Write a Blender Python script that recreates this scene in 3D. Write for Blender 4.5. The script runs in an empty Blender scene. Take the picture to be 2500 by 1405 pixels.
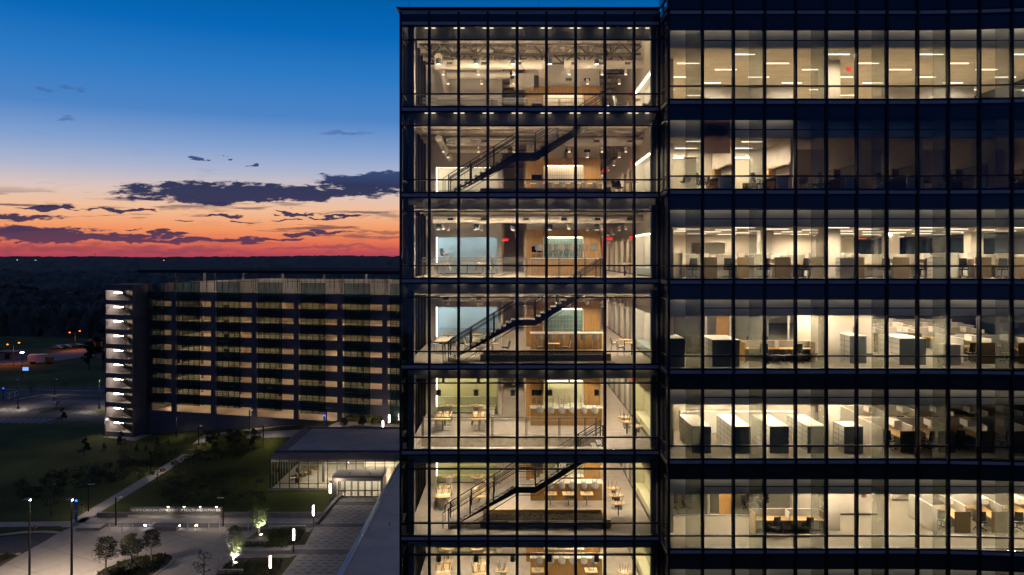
import bpy, math, random
from mathutils import Vector, Matrix
random.seed(7)
R = math.radians
PI = math.pi
SC = bpy.context.scene
COL = SC.collection

# ------------------------------------------------------------------ camera
CZ, F, CX, HY = 37.5, 1900.0, 1250.0, 628.0
cam_d = bpy.data.cameras.new("camera")
cam = bpy.data.objects.new("camera", cam_d)
COL.objects.link(cam)
cam.location = (0, 0, CZ)
cam.rotation_euler = (R(90), 0, 0)
cam_d.sensor_width = 36
cam_d.lens = 36 * F / 2500
cam_d.shift_y = -(702.5 - HY) / 2500
cam_d.clip_start = 0.5
cam_d.clip_end = 40000
SC.camera = cam


def srgb(r, g, b):
    f = lambda c: (c / 255 / 12.92) if c <= 10 else ((c / 255 + 0.055) / 1.055) ** 2.4
    return (f(r), f(g), f(b), 1)


# ------------------------------------------------------------------ sky
world = bpy.data.worlds.new("World")
SC.world = world
world.use_nodes = True
nt = world.node_tree
nt.nodes.clear()


def N(t, **kw):
    n = nt.nodes.new(t)
    for k, v in kw.items():
        setattr(n, k, v)
    return n


def L(a, b):
    nt.links.new(a, b)


def math_(op, a, b=None, c=None, clamp=False):
    n = N('ShaderNodeMath', operation=op, use_clamp=clamp)
    for i, v in enumerate((a, b, c)):
        if v is None:
            continue
        if isinstance(v, (int, float)):
            n.inputs[i].default_value = v
        else:
            L(v, n.inputs[i])
    return n.outputs[0]


def ramp(fac, stops):
    n = N('ShaderNodeValToRGB')
    cr = n.color_ramp
    while len(cr.elements) > 1:
        cr.elements.remove(cr.elements[-1])
    cr.elements[0].position = stops[0][0]
    cr.elements[0].color = stops[0][1]
    for p, c in stops[1:]:
        e = cr.elements.new(p)
        e.color = c
    L(fac, n.inputs[0])
    return n.outputs[0]


def mixc(f, a, b):
    n = N('ShaderNodeMix', data_type='RGBA')
    if isinstance(f, (int, float)):
        n.inputs[0].default_value = f
    else:
        L(f, n.inputs[0])
    for i, v in ((6, a), (7, b)):
        if isinstance(v, tuple):
            n.inputs[i].default_value = v
        else:
            L(v, n.inputs[i])
    return n.outputs[2]


tc = N('ShaderNodeTexCoord')
sx = N('ShaderNodeSeparateXYZ')
L(tc.outputs['Generated'], sx.inputs[0])
dx, dy, dz = sx.outputs
hyp = math_('SQRT', math_('ADD', math_('MULTIPLY', dx, dx), math_('MULTIPLY', dy, dy)))
elev = math_('DIVIDE', dz, math_('MAXIMUM', hyp, 0.001))
e = lambda y: max(0.0, (628 - y) / 1900)
K = 0.5
stops = [(e(y) * K / 0.5, srgb(*c)) for y, c in (
    (627, (168, 68, 88)), (612, (200, 84, 84)), (592, (230, 116, 84)), (560, (244, 156, 104)),
    (520, (244, 190, 150)), (478, (222, 198, 188)), (430, (174, 182, 206)), (375, (132, 162, 208)),
    (300, (78, 133, 199)), (200, (44, 122, 196)), (100, (8, 104, 184)), (0, (0, 92, 166)))]
stops += [(0.5, srgb(14, 66, 122)), (1.0, srgb(72, 84, 110))]
west = ramp(elev, stops)
east = ramp(elev, [(0, srgb(40, 58, 104)), (0.15, srgb(20, 46, 98)), (0.5, srgb(18, 40, 80)), (1, srgb(72, 80, 102))])
azf = math_('SMOOTH_MIN', math_('MULTIPLY_ADD', math_('DIVIDE', math_('MULTIPLY_ADD', dx, -0.3, dy), math_('MAXIMUM', hyp, 0.001)), 1.1, 0.25, clamp=True), 1.0, 0.05)
skyc = mixc(azf, east, west)
# clouds, laid out by direction (x/y, z/y) on the western half of the sky
ydir = math_('MAXIMUM', dy, 0.02)
u = math_('DIVIDE', dx, ydir)
v = math_('DIVIDE', dz, ydir)
uv = N('ShaderNodeCombineXYZ')
L(u, uv.inputs[0])
L(v, uv.inputs[1])


def noise_w(scale_uv, scale, detail, rough):
    m = N('ShaderNodeVectorMath', operation='MULTIPLY')
    L(uv.outputs[0], m.inputs[0])
    m.inputs[1].default_value = scale_uv
    n = N('ShaderNodeTexNoise')
    n.inputs['Scale'].default_value = scale
    n.inputs['Detail'].default_value = detail
    n.inputs['Roughness'].default_value = rough
    L(m.outputs[0], n.inputs['Vector'])
    return n.outputs[0]


wn = N('ShaderNodeTexNoise')
wn.inputs['Scale'].default_value = 34
wn.inputs['Detail'].default_value = 5
wmul = N('ShaderNodeVectorMath', operation='MULTIPLY')
L(uv.outputs[0], wmul.inputs[0])
wmul.inputs[1].default_value = (1, 3, 1)
L(wmul.outputs[0], wn.inputs['Vector'])
wsub = N('ShaderNodeVectorMath', operation='SUBTRACT')
L(wn.outputs['Color'], wsub.inputs[0])
wsub.inputs[1].default_value = (.5, .5, .5)
wadd = N('ShaderNodeVectorMath', operation='MULTIPLY_ADD')
L(wsub.outputs[0], wadd.inputs[0])
wadd.inputs[1].default_value = (.075, .022, 0)
L(uv.outputs[0], wadd.inputs[2])
n1 = noise_w((1, 3.6, 1), 17, 9, 0.62)
n2 = noise_w((1, 4.5, 1), 60, 6, 0.6)
n3 = noise_w((1, 9, 1), 9, 8, 0.65)


def blob_field(lst):
    acc = None
    for px, py, a, b in lst:
        m = N('ShaderNodeVectorMath', operation='MULTIPLY_ADD')
        L(wadd.outputs[0], m.inputs[0])
        sa, sb = F / a, F / b
        m.inputs[1].default_value = (sa, sb, 0)
        m.inputs[2].default_value = (-(px - CX) / F * sa, -(HY - py) / F * sb, 0)
        ln = N('ShaderNodeVectorMath', operation='LENGTH')
        L(m.outputs[0], ln.inputs[0])
        f = math_('SUBTRACT', 1.0, ln.outputs['Value'])
        acc = f if acc is None else math_('MAXIMUM', acc, f)
    return acc


dark = blob_field([(640, 474, 330, 15), (470, 468, 165, 24), (590, 466, 120, 20), (500, 487, 100, 14), (740, 474, 80, 22), (880, 452, 120, 22),
                   (960, 436, 90, 18), (40, 568, 190, 17), (160, 580, 260, 13), (420, 586, 280, 7), (620, 587, 140, 5), (30, 534, 110, 9),
                   (120, 509, 75, 4), (230, 513, 70, 4), (330, 516, 60, 4), (480, 388, 22, 3), (550, 387, 10, 2), (720, 520, 55, 5),
                   (735, 574, 45, 5), (545, 530, 45, 4), (400, 570, 40, 5), (590, 545, 20, 3), (450, 540, 26, 3), (690, 535, 40, 3), (820, 530, 60, 3),
                   (330, 556, 14, 3), (800, 566, 60, 3), (620, 400, 10, 2)])
faint = blob_field([(470, 506, 110, 12), (170, 214, 44, 9), (110, 222, 26, 6), (165, 288, 24, 7), (780, 606, 220, 9), (100, 606, 280, 17),
                    (420, 612, 260, 10), (940, 526, 90, 12), (930, 565, 90, 6), (840, 325, 70, 8), (860, 520, 160, 5)])
d1 = math_('ADD', math_('MULTIPLY', dark, 1.15), math_('ADD', math_('MULTIPLY_ADD', n1, 1.9, -0.88), math_('MULTIPLY_ADD', n2, 1.5, -0.72)))
d1 = math_('MULTIPLY', math_('SUBTRACT', d1, 0.0), 3.2, clamp=True)
gate1 = math_('MULTIPLY', math_('ADD', dark, 0.45), 3.0, clamp=True)
d1 = math_('MULTIPLY', d1, gate1)
d2 = math_('ADD', faint, math_('ADD', math_('MULTIPLY_ADD', n3, 1.8, -0.95), math_('MULTIPLY_ADD', n2, 0.8, -0.4)))
d2 = math_('MULTIPLY', math_('MULTIPLY', d2, 1.6, clamp=True), math_('MULTIPLY', math_('ADD', faint, 0.1), 4.0, clamp=True))
d2 = math_('MULTIPLY', d2, 0.5)
n4 = noise_w((1, 15, 1), 6.5, 8, 0.6)
band = math_('MULTIPLY', math_('MULTIPLY', math_('SUBTRACT', elev, 0.012), 60, clamp=True), math_('MULTIPLY', math_('SUBTRACT', 0.082, elev), 40, clamp=True))
d3 = math_('MULTIPLY', math_('MULTIPLY', math_('SUBTRACT', n4, 0.545), 18, clamp=True), band)
d2 = math_('MAXIMUM', d2, math_('MULTIPLY', d3, 0.75))
n5 = noise_w((1, 7, 1), 11, 9, 0.7)
d2 = math_('MAXIMUM', d2, math_('MULTIPLY', math_('MULTIPLY', math_('SUBTRACT', n5, 0.575), 5, clamp=True), math_('MULTIPLY', math_('SUBTRACT', 0.22, elev), 1.6, clamp=True)))
wm = math_('GREATER_THAN', dy, 0.05)
ccol = ramp(elev, [(0, srgb(120, 62, 84)), (0.03, srgb(70, 54, 84)), (0.06, srgb(32, 42, 82)), (0.09, srgb(20, 38, 80)), (0.13, srgb(64, 88, 140)), (0.2, srgb(60, 96, 150))])
skyc = mixc(math_('MULTIPLY', d2, wm), skyc, ccol)
skyc = mixc(math_('MULTIPLY', math_('MULTIPLY', d1, wm), 0.96), skyc, ccol)
bg = N('ShaderNodeBackground')
L(skyc, bg.inputs[0])
bg.inputs[1].default_value = 1.0
wo = N('ShaderNodeOutputWorld')
L(bg.outputs[0], wo.inputs[0])

SC.view_settings.view_transform = 'Standard'
SC.view_settings.look = 'None'
SC.view_settings.exposure = 0
SC.view_settings.gamma = 1
SC.cycles.max_bounces = 9
SC.cycles.diffuse_bounces = 5
SC.cycles.glossy_bounces = 3
SC.cycles.transparent_max_bounces = 24
SC.cycles.caustics_reflective = False
SC.cycles.caustics_refractive = False
SC.cycles.sample_clamp_indirect = 10
SC.cycles.use_denoising = True

# ------------------------------------------------------------------ materials
MATS = {}


def new_mat(name):
    m = bpy.data.materials.new(name)
    m.use_nodes = True
    MATS[name] = m
    return m, m.node_tree, m.node_tree.nodes['Principled BSDF']


def mat(name, c, rough=0.6, metal=0.0, var=0.12, scale=3.0, bump=0.0, bscale=None, stretch=(1, 1, 1), spec=0.5):
    """principled with procedural colour variation and bump"""
    m, t, b = new_mat(name)
    b.inputs['Roughness'].default_value = rough
    b.inputs['Metallic'].default_value = metal
    b.inputs['Specular IOR Level'].default_value = spec
    co = t.nodes.new('ShaderNodeTexCoord')
    mp = t.nodes.new('ShaderNodeMapping')
    mp.inputs['Scale'].default_value = stretch
    t.links.new(co.outputs['Object'], mp.inputs[0])
    ns = t.nodes.new('ShaderNodeTexNoise')
    ns.inputs['Scale'].default_value = scale
    ns.inputs['Detail'].default_value = 5
    t.links.new(mp.outputs[0], ns.inputs['Vector'])
    cr = t.nodes.new('ShaderNodeValToRGB')
    cr.color_ramp.elements[0].position = 0.3
    cr.color_ramp.elements[1].position = 0.7
    cr.color_ramp.elements[0].color = tuple(max(0, x * (1 - var)) for x in c[:3]) + (1,)
    cr.color_ramp.elements[1].color = tuple(min(1, x * (1 + var)) for x in c[:3]) + (1,)
    t.links.new(ns.outputs[0], cr.inputs[0])
    t.links.new(cr.outputs[0], b.inputs['Base Color'])
    if bump:
        n2 = t.nodes.new('ShaderNodeTexNoise')
        n2.inputs['Scale'].default_value = bscale or scale * 6
        n2.inputs['Detail'].default_value = 4
        t.links.new(mp.outputs[0], n2.inputs['Vector'])
        bp = t.nodes.new('ShaderNodeBump')
        bp.inputs['Strength'].default_value = bump
        t.links.new(n2.outputs[0], bp.inputs['Height'])
        t.links.new(bp.outputs[0], b.inputs['Normal'])
    return m


def emit(name, c, s):
    m = bpy.data.materials.new(name)
    m.use_nodes = True
    t = m.node_tree
    t.nodes.clear()
    em = t.nodes.new('ShaderNodeEmission')
    em.inputs[0].default_value = tuple(c[:3]) + (1,)
    em.inputs[1].default_value = s
    o = t.nodes.new('ShaderNodeOutputMaterial')
    t.links.new(em.outputs[0], o.inputs[0])
    MATS[name] = m
    return m


def glass(name, tint, refl, body=None, bodyf=0.0):
    """thin pane: straight-through light, mirror reflection growing at grazing angles"""
    m = bpy.data.materials.new(name)
    m.use_nodes = True
    t = m.node_tree
    t.nodes.clear()
    tr = t.nodes.new('ShaderNodeBsdfTransparent')
    tr.inputs[0].default_value = tuple(tint) + (1,)
    gl = t.nodes.new('ShaderNodeBsdfGlossy')
    gl.inputs['Roughness'].default_value = 0.0
    gl.inputs[0].default_value = (0.85, 0.92, 1, 1)
    lw = t.nodes.new('ShaderNodeLayerWeight')
    lw.inputs[0].default_value = 0.5
    pw = t.nodes.new('ShaderNodeMath')
    pw.operation = 'POWER'
    pw.inputs[1].default_value = 3.0
    t.links.new(lw.outputs['Facing'], pw.inputs[0])
    ma = t.nodes.new('ShaderNodeMath')
    ma.operation = 'MULTIPLY_ADD'
    ma.inputs[1].default_value = 0.85
    ma.inputs[2].default_value = refl
    ma.use_clamp = True
    t.links.new(pw.outputs[0], ma.inputs[0])
    mx = t.nodes.new('ShaderNodeMixShader')
    t.links.new(ma.outputs[0], mx.inputs[0])
    t.links.new(gl.outputs[0], mx.inputs[2])
    if body:
        df = t.nodes.new('ShaderNodeBsdfDiffuse')
        df.inputs[0].default_value = tuple(body) + (1,)
        tl = t.nodes.new('ShaderNodeBsdfTranslucent')
        tl.inputs[0].default_value = tuple(body) + (1,)
        ad = t.nodes.new('ShaderNodeMixShader')
        t.links.new(df.outputs[0], ad.inputs[1])
        t.links.new(tl.outputs[0], ad.inputs[2])
        m2 = t.nodes.new('ShaderNodeMixShader')
        m2.inputs[0].default_value = bodyf
        t.links.new(tr.outputs[0], m2.inputs[1])
        t.links.new(ad.outputs[0], m2.inputs[2])
        t.links.new(m2.outputs[0], mx.inputs[1])
    else:
        t.links.new(tr.outputs[0], mx.inputs[1])
    o = t.nodes.new('ShaderNodeOutputMaterial')
    t.links.new(mx.outputs[0], o.inputs[0])
    MATS[name] = m
    return m


def wood(name, c, dark, scale=(1, 1, 14)):
    m, t, b = new_mat(name)
    b.inputs['Roughness'].default_value = 0.45
    co = t.nodes.new('ShaderNodeTexCoord')
    mp = t.nodes.new('ShaderNodeMapping')
    mp.inputs['Scale'].default_value = (14 / scale[0], 14 / scale[1], 14 / scale[2])
    t.links.new(co.outputs['Object'], mp.inputs[0])
    ns = t.nodes.new('ShaderNodeTexNoise')
    ns.inputs['Scale'].default_value = 1.2
    ns.inputs['Detail'].default_value = 6
    t.links.new(mp.outputs[0], ns.inputs['Vector'])
    cr = t.nodes.new('ShaderNodeValToRGB')
    cr.color_ramp.elements[0].position = 0.3
    cr.color_ramp.elements[1].position = 0.75
    cr.color_ramp.elements[0].color = dark
    cr.color_ramp.elements[1].color = c
    t.links.new(ns.outputs[0], cr.inputs[0])
    t.links.new(cr.outputs[0], b.inputs['Base Color'])
    return m


def tiled(name, c, joint, bw, bh, mortar=0.02, rough=0.6, offset=0.0, rot=(0, 0, 0), var=0.06, squash=1):
    """brick-pattern surface: tiles, slats, paving joints"""
    m, t, b = new_mat(name)
    b.inputs['Roughness'].default_value = rough
    co = t.nodes.new('ShaderNodeTexCoord')
    mp = t.nodes.new('ShaderNodeMapping')
    mp.inputs['Rotation'].default_value = rot
    t.links.new(co.outputs['Object'], mp.inputs[0])
    br = t.nodes.new('ShaderNodeTexBrick')
    br.offset = offset
    br.inputs['Scale'].default_value = 1
    br.inputs['Brick Width'].default_value = bw
    br.inputs['Row Height'].default_value = bh
    br.inputs['Mortar Size'].default_value = mortar
    br.inputs['Color1'].default_value = tuple(x * (1 - var) for x in c[:3]) + (1,)
    br.inputs['Color2'].default_value = tuple(min(1, x * (1 + var)) for x in c[:3]) + (1,)
    br.inputs['Mortar'].default_value = joint
    t.links.new(mp.outputs[0], br.inputs['Vector'])
    ns = t.nodes.new('ShaderNodeTexNoise')
    ns.inputs['Scale'].default_value = 0.7
    ns.inputs['Detail'].default_value = 8
    t.links.new(co.outputs['Object'], ns.inputs['Vector'])
    cr = t.nodes.new('ShaderNodeValToRGB')
    cr.color_ramp.elements[0].color = (0.78, 0.78, 0.78, 1)
    cr.color_ramp.elements[1].color = (1.15, 1.15, 1.15, 1)
    t.links.new(ns.outputs[0], cr.inputs[0])
    mx = t.nodes.new('ShaderNodeMix')
    mx.data_type = 'RGBA'
    mx.blend_type = 'MULTIPLY'
    mx.inputs[0].default_value = 1
    t.links.new(br.outputs[0], mx.inputs[6])
    t.links.new(cr.outputs[0], mx.inputs[7])
    t.links.new(mx.outputs[2], b.inputs['Base Color'])
    return m


c3 = lambda r, g, b: (r, g, b, 1)
mat('frame', c3(.028, .030, .038), 0.35, 0.6, .1, 8)
mat('frame_bronze', c3(.03, .027, .025), 0.4, 0.5, .1, 8)
mat('strip', c3(.58, .52, .55), 0.45, 0.25, .08, 1.5)
mat('spandrel', c3(.020, .034, .044), 0.1, 0.0, .3, .5, spec=.9)
mat('soffit', c3(.62, .56, .48), 0.8, 0, .1, 1)
mat('paint', c3(.66, .60, .52), 0.8, 0, .05, 1.2)
mat('paint_white', c3(.78, .75, .69), 0.75, 0, .04, 1.2)
mat('paint_grey', c3(.30, .29, .28), 0.8, 0, .05, 1.2)
mat('paint_blue', c3(.45, .56, .61), 0.7, 0, .04, 1.2)
mat('paint_lime', c3(.60, .58, .34), 0.7, 0, .04, 1.2)
mat('paint_cream', c3(.72, .70, .48), 0.7, 0, .04, 1.2)
mat('structure_dark', c3(.10, .082, .062), 0.8, 0, .25, 4, .3, 30)
mat('structure_paint', c3(.36, .31, .25), 0.8, 0, .25, 4, .3, 30)
mat('duct', c3(.78, .70, .59), 0.45, 0.2, .06, 2)
mat('carpet', c3(.36, .315, .28), 0.95, 0, .09, 2, .2, 140)
mat('carpet_office', c3(.25, .225, .18), 0.95, 0, .4, 16, .2, 140, (1, 4, 1))
mat('steel_dark', c3(.06, .056, .052), 0.4, .5, .1, 8)
mat('steel', c3(.35, .33, .30), 0.35, .8, .1, 8)
mat('column_grey', c3(.14, .15, .16), 0.6, .1, .06, 3)
mat('tread', c3(.24, .22, .20), 0.8, 0, .15, 20)
mat('shell_grey', c3(.30, .29, .27), 0.5, 0, .05, 6)
mat('shell_white', c3(.70, .68, .63), 0.5, 0, .04, 6)
mat('shell_black', c3(.02, .02, .02), 0.5, 0, .1, 6)
mat('bench_blue', c3(.36, .42, .44), 0.8, 0, .06, 9)
mat('bench_green', c3(.44, .45, .29), 0.8, 0, .06, 9)
mat('quartz', c3(.80, .77, .70), 0.25, 0, .05, 5)
mat('panel_fabric', c3(.52, .49, .43), 0.9, 0, .05, 30)
mat('panel_white', c3(.74, .71, .64), 0.5, 0, .03, 5)
mat('cabinet_white', c3(.66, .64, .59), 0.4, .1, .03, 5)
mat('cabinet_slate', c3(.16, .20, .23), 0.5, .1, .08, 3)
mat('blind', c3(.34, .26, .22), 0.9, 0, .05, 3)
mat('brown_fabric', c3(.17, .125, .065), 0.9, 0, .15, 40)
mat('oven', c3(.012, .012, .014), 0.15, .3, .1, 8)
mat('roof_membrane', c3(.27, .27, .30), 0.75, 0, .14, .35)
mat('roof_grey', c3(.60, .47, .39), 0.85, 0, .14, .35, .15, 30)
mat('coping', c3(.20, .30, .48), 0.3, .8, .06, 2)
mat('concrete', c3(.34, .31, .28), 0.85, 0, .16, .8, .2, 20)
mat('concrete_dark', c3(.15, .145, .14), 0.85, 0, .15, .8, .2, 20)
mat('precast', c3(.14, .135, .15), 0.85, 0, .10, .7, .15, 18)
mat('garage_floor', c3(.52, .46, .38), 0.85, 0, .10, .8)
mat('asphalt', c3(.055, .052, .055), 0.9, 0, .2, 1.2, .3, 40)
mat('line_paint', c3(.6, .6, .58), 0.8, 0, .25, 3)
mat('bark', c3(.10, .08, .06), 0.9, 0, .3, 8)
mat('bark_pale', c3(.35, .30, .24), 0.9, 0, .3, 8)
mat('pole_black', c3(.008, .008, .008), 0.6)
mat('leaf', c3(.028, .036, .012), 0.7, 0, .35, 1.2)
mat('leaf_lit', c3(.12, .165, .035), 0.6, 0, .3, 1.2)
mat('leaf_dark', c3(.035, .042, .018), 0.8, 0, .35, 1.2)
mat('needle', c3(.02, .032, .018), 0.8, 0, .35, 1.2)
mat('shrub', c3(.07, .085, .03), 0.8, 0, .4, 2)
mat('mulch', c3(.06, .045, .032), 0.95, 0, .35, 5, .4, 40)
mat('forest', c3(.006, .009, .008), 0.95, 0, .5, .05)
mat('rock', c3(.16, .145, .125), 0.85, 0, .5, 9)
mat('letter', c3(.95, .94, .92), 0.5, 0, .03, 5)
mat('white_metal', c3(.6, .6, .6), 0.4, .2, .05, 5)
mat('red_paint', c3(.35, .03, .025), 0.5, 0, .1, 5)
mat('blue_paint', c3(.01, .12, .38), 0.4, 0, .1, 5)
mat('orange_paint', c3(.45, .14, .03), 0.6, 0, .1, 5)
mat('car_dark', c3(.03, .035, .05), 0.3, .3, .1, 3)
mat('car_white', c3(.5, .5, .5), 0.35, .2, .05, 3)
mat('rubber', c3(.01, .01, .01), 0.9)
mat('solar', c3(.012, .013, .018), 0.95, 0, .2, .4, spec=.05)
wood('wood', c3(.52, .30, .105), c3(.38, .205, .065), (1, 1, 10))
wood('wood_top', c3(.62, .41, .19), c3(.50, .32, .13), (6, 1, 1))
wood('wood_brown', c3(.30, .19, .08), c3(.20, .12, .05), (1, 1, 8))
tiled('tile_teal', c3(.13, .22, .21), c3(.45, .5, .48), .09, .28, .008, .25, rot=(R(90), 0, 0))
tiled('tile_white', c3(.74, .73, .64), c3(.42, .40, .34), .11, .6, .012, .3, rot=(R(90), 0, 0))
tiled('ceiling_tile', c3(.82, .74, .62), c3(.6, .53, .43), 1.2, .3, .012, .9)
tiled('drive', c3(.30, .265, .24), c3(.17, .15, .14), 5.5, 5.5, .05, .9, rot=(0, 0, R(28)))
tiled('walk', c3(.33, .30, .285), c3(.16, .15, .14), 1.6, 1.6, .03, .9)
tiled('band', c3(.125, .12, .125), c3(.08, .08, .08), .6, .3, .015, .9)
tiled('garage_wall', c3(.36, .33, .30), c3(.15, .14, .13), 2.4, 3.2, .08, .85, rot=(R(90), 0, 0))
glass('pane', (.90, .91, .88), .035)
glass('pane_office', (.88, .89, .86), .035)
glass('pane_reflection', (.88, .89, .86), .03, (.55, .54, .47), .2)  # pale body colour stands in for a reflection in the glass
glass('pane_inner', (.88, .90, .88), .03)
glass('screen', (.80, .84, .80), .03, (.03, .20, .19), .19)
glass('pane_lobby', (.85, .88, .85), .05)
WARM = (1, .80, .59)
emit('lamp_warm', WARM, 6)
emit('lamp_small', WARM, 6)
emit('lamp_tube', (1, .82, .61), 330)
emit('tube_face', (1, .89, .72), 5)
emit('lamp_tube_dim', (1, .82, .62), 4.5)
emit('uplight', (1, .82, .62), 230)
emit('corridor_led', (1, .82, .61), 70)
emit('led_white', (1, .86, .66), 26)
emit('led_cool', (.82, .93, 1), 24)
emit('led_lime', (1, .90, .62), 24)
emit('led_pink', (1, .70, .50), 24)
emit('exit_red', (1, .03, .02), 3.5)
emit('column_lamp', (1, .80, .64), 42)
emit('stair_lamp', (1, .80, .62), 75)
emit('garage_lamp', (1, .73, .48), 74)
emit('deck_lamp', (1, .84, .70), 100)
emit('blue_lamp', (.01, .06, 1), 14)
emit('orange_lamp', (1, .17, .02), 5)
emit('white_lamp', (.9, .95, 1), 30)
emit('spot_lens', (1, .86, .68), 60)
emit('screen_blue', (.25, .45, 1), 1.2)
emit('far_lamp', (.7, .8, 1), 1.6)
emit('far_warm', (1, .4, .2), 1.6)
emit('header_fill_glow', (1, .84, .64), 10)  # emission of the added fill strip at the office headers
emit('door_glow', (1, .86, .6), .75)

m, t, b = new_mat('backlit_blind')
tl_ = t.nodes.new('ShaderNodeBsdfTranslucent')
tl_.inputs[0].default_value = (.42, .35, .32, 1)
t.links.new(tl_.outputs[0], t.nodes['Material Output'].inputs[0])

# ground: grass with drier patches
m, t, b = new_mat('grass')
b.inputs['Roughness'].default_value = 0.95
b.inputs['Specular IOR Level'].default_value = 0.1
co = t.nodes.new('ShaderNodeTexCoord')
na = t.nodes.new('ShaderNodeTexNoise')
na.inputs['Scale'].default_value = .07
na.inputs['Detail'].default_value = 6
nb = t.nodes.new('ShaderNodeTexNoise')
nb.inputs['Scale'].default_value = 3.0
nb.inputs['Detail'].default_value = 6
t.links.new(co.outputs['Object'], na.inputs[0])
t.links.new(co.outputs['Object'], nb.inputs[0])
ca = t.nodes.new('ShaderNodeValToRGB')
ca.color_ramp.elements[0].position = .35
ca.color_ramp.elements[0].color = c3(.040, .052, .014)
ca.color_ramp.elements[1].position = .68
ca.color_ramp.elements[1].color = c3(.098, .108, .030)
t.links.new(na.outputs[0], ca.inputs[0])
cb = t.nodes.new('ShaderNodeValToRGB')
cb.color_ramp.elements[0].color = c3(.45, .5, .45)
cb.color_ramp.elements[1].color = c3(1.5, 1.45, 1.4)
t.links.new(nb.outputs[0], cb.inputs[0])
mx = t.nodes.new('ShaderNodeMix')
mx.data_type = 'RGBA'
mx.blend_type = 'MULTIPLY'
mx.inputs[0].default_value = 1
t.links.new(ca.outputs[0], mx.inputs[6])
t.links.new(cb.outputs[0], mx.inputs[7])
t.links.new(mx.outputs[2], b.inputs['Base Color'])


# ------------------------------------------------------------------ mesh kit
class MB:
    def __init__(s):
        s.v, s.f = [], []

    def quad(s, *p):
        i = len(s.v)
        s.v += [tuple(q) for q in p]
        s.f.append(tuple(range(i, i + len(p))))
        return s

    def box(s, x0, x1, y0, y1, z0, z1):
        if x0 > x1: x0, x1 = x1, x0
        if y0 > y1: y0, y1 = y1, y0
        if z0 > z1: z0, z1 = z1, z0
        i = len(s.v)
        s.v += [(x0, y0, z0), (x1, y0, z0), (x1, y1, z0), (x0, y1, z0), (x0, y0, z1), (x1, y0, z1), (x1, y1, z1), (x0, y1, z1)]
        s.f += [(i, i + 3, i + 2, i + 1), (i + 4, i + 5, i + 6, i + 7), (i, i + 1, i + 5, i + 4), (i + 1, i + 2, i + 6, i + 5), (i + 2, i + 3, i + 7, i + 6), (i + 3, i, i + 4, i + 7)]
        return s

    def hexa(s, a, b):
        """a, b: 4 points each, bottom and top loops"""
        i = len(s.v)
        s.v += [tuple(p) for p in a] + [tuple(p) for p in b]
        s.f += [(i + 3, i + 2, i + 1, i), (i + 4, i + 5, i + 6, i + 7)]
        for k in range(4):
            j = (k + 1) % 4
            s.f.append((i + k, i + j, i + 4 + j, i + 4 + k))
        return s

    def wall(s, p, q, z0, z1, t0, t1):
        """box along plan segment p-q; t is the offset towards the viewer side (right-hand normal of p->q)"""
        d = Vector((q[0] - p[0], q[1] - p[1]))
        d.normalize()
        n = Vector((d.y, -d.x))
        a, b_ = n * t0, n * t1
        lo = [(p[0] + a.x, p[1] + a.y), (q[0] + a.x, q[1] + a.y), (q[0] + b_.x, q[1] + b_.y), (p[0] + b_.x, p[1] + b_.y)]
        return s.hexa([(x, y, z0) for x, y in lo], [(x, y, z1) for x, y in lo])

    def tube(s, p, q, r0, r1=None, n=8, caps=True):
        r1 = r0 if r1 is None else r1
        p, q = Vector(p), Vector(q)
        d = (q - p).normalized()
        a = d.orthogonal().normalized()
        b_ = d.cross(a)
        i = len(s.v)
        for c, r in ((p, r0), (q, r1)):
            for k in range(n):
                w = 2 * PI * k / n
                s.v.append(tuple(c + a * math.cos(w) * r + b_ * math.sin(w) * r))
        for k in range(n):
            j = (k + 1) % n
            s.f.append((i + k, i + j, i + n + j, i + n + k))
        if caps:
            s.f.append(tuple(i + n - 1 - k for k in range(n)))
            s.f.append(tuple(i + n + k for k in range(n)))
        return s

    def bar(s, p, q, w, h=None):
        """square bar p->q, w sideways, h in the up direction"""
        h = h or w
        p, q = Vector(p), Vector(q)
        d = (q - p).normalized()
        up = Vector((0, 0, 1)) if abs(d.z) < 0.99 else Vector((0, 1, 0))
        a = d.cross(up).normalized() * w / 2
        b_ = a.cross(d).normalized() * h / 2
        return s.hexa([p - a - b_, p + a - b_, p + a + b_, p - a + b_], [q - a - b_, q + a - b_, q + a + b_, q - a + b_])

    def lathe(s, prof, cx=0, cy=0, cz=0, n=16):
        i = len(s.v)
        for r, z in prof:
            for k in range(n):
                w = 2 * PI * k / n
                s.v.append((cx + r * math.cos(w), cy + r * math.sin(w), cz + z))
        for a in range(len(prof) - 1):
            for k in range(n):
                j = (k + 1) % n
                s.f.append((i + a * n + k, i + a * n + j, i + (a + 1) * n + j, i + (a + 1) * n + k))
        s.f.append(tuple(i + n - 1 - k for k in range(n)))
        s.f.append(tuple(i + (len(prof) - 1) * n + k for k in range(n)))
        return s

    def build(s, name, m, parent=None, smooth=False):
        me = bpy.data.meshes.new(name)
        me.from_pydata(s.v, [], s.f)
        me.materials.append(MATS[m])
        if smooth:
            me.polygons.foreach_set('use_smooth', [True] * len(me.polygons))
        me.update()
        o = bpy.data.objects.new(name, me)
        COL.objects.link(o)
        if parent:
            o.parent = parent
        return o


def tag(o, label=None, cat=None, group=None, kind=None):
    if label: o['label'] = label
    if cat: o['category'] = cat
    if group: o['group'] = group
    if kind: o['kind'] = kind
    return o


def empty(name, loc=(0, 0, 0), rz=0, label=None, cat=None, group=None):
    o = bpy.data.objects.new(name, None)
    COL.objects.link(o)
    o.empty_display_size = .3
    o.location = loc
    o.rotation_euler = (0, 0, rz)
    return tag(o, label, cat, group)


def copy_tree(o, parent=None):
    c = o.copy()
    COL.objects.link(c)
    c.parent = parent
    for ch in list(o.children):
        copy_tree(ch, c)
    return c


PROTO = {}


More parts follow.
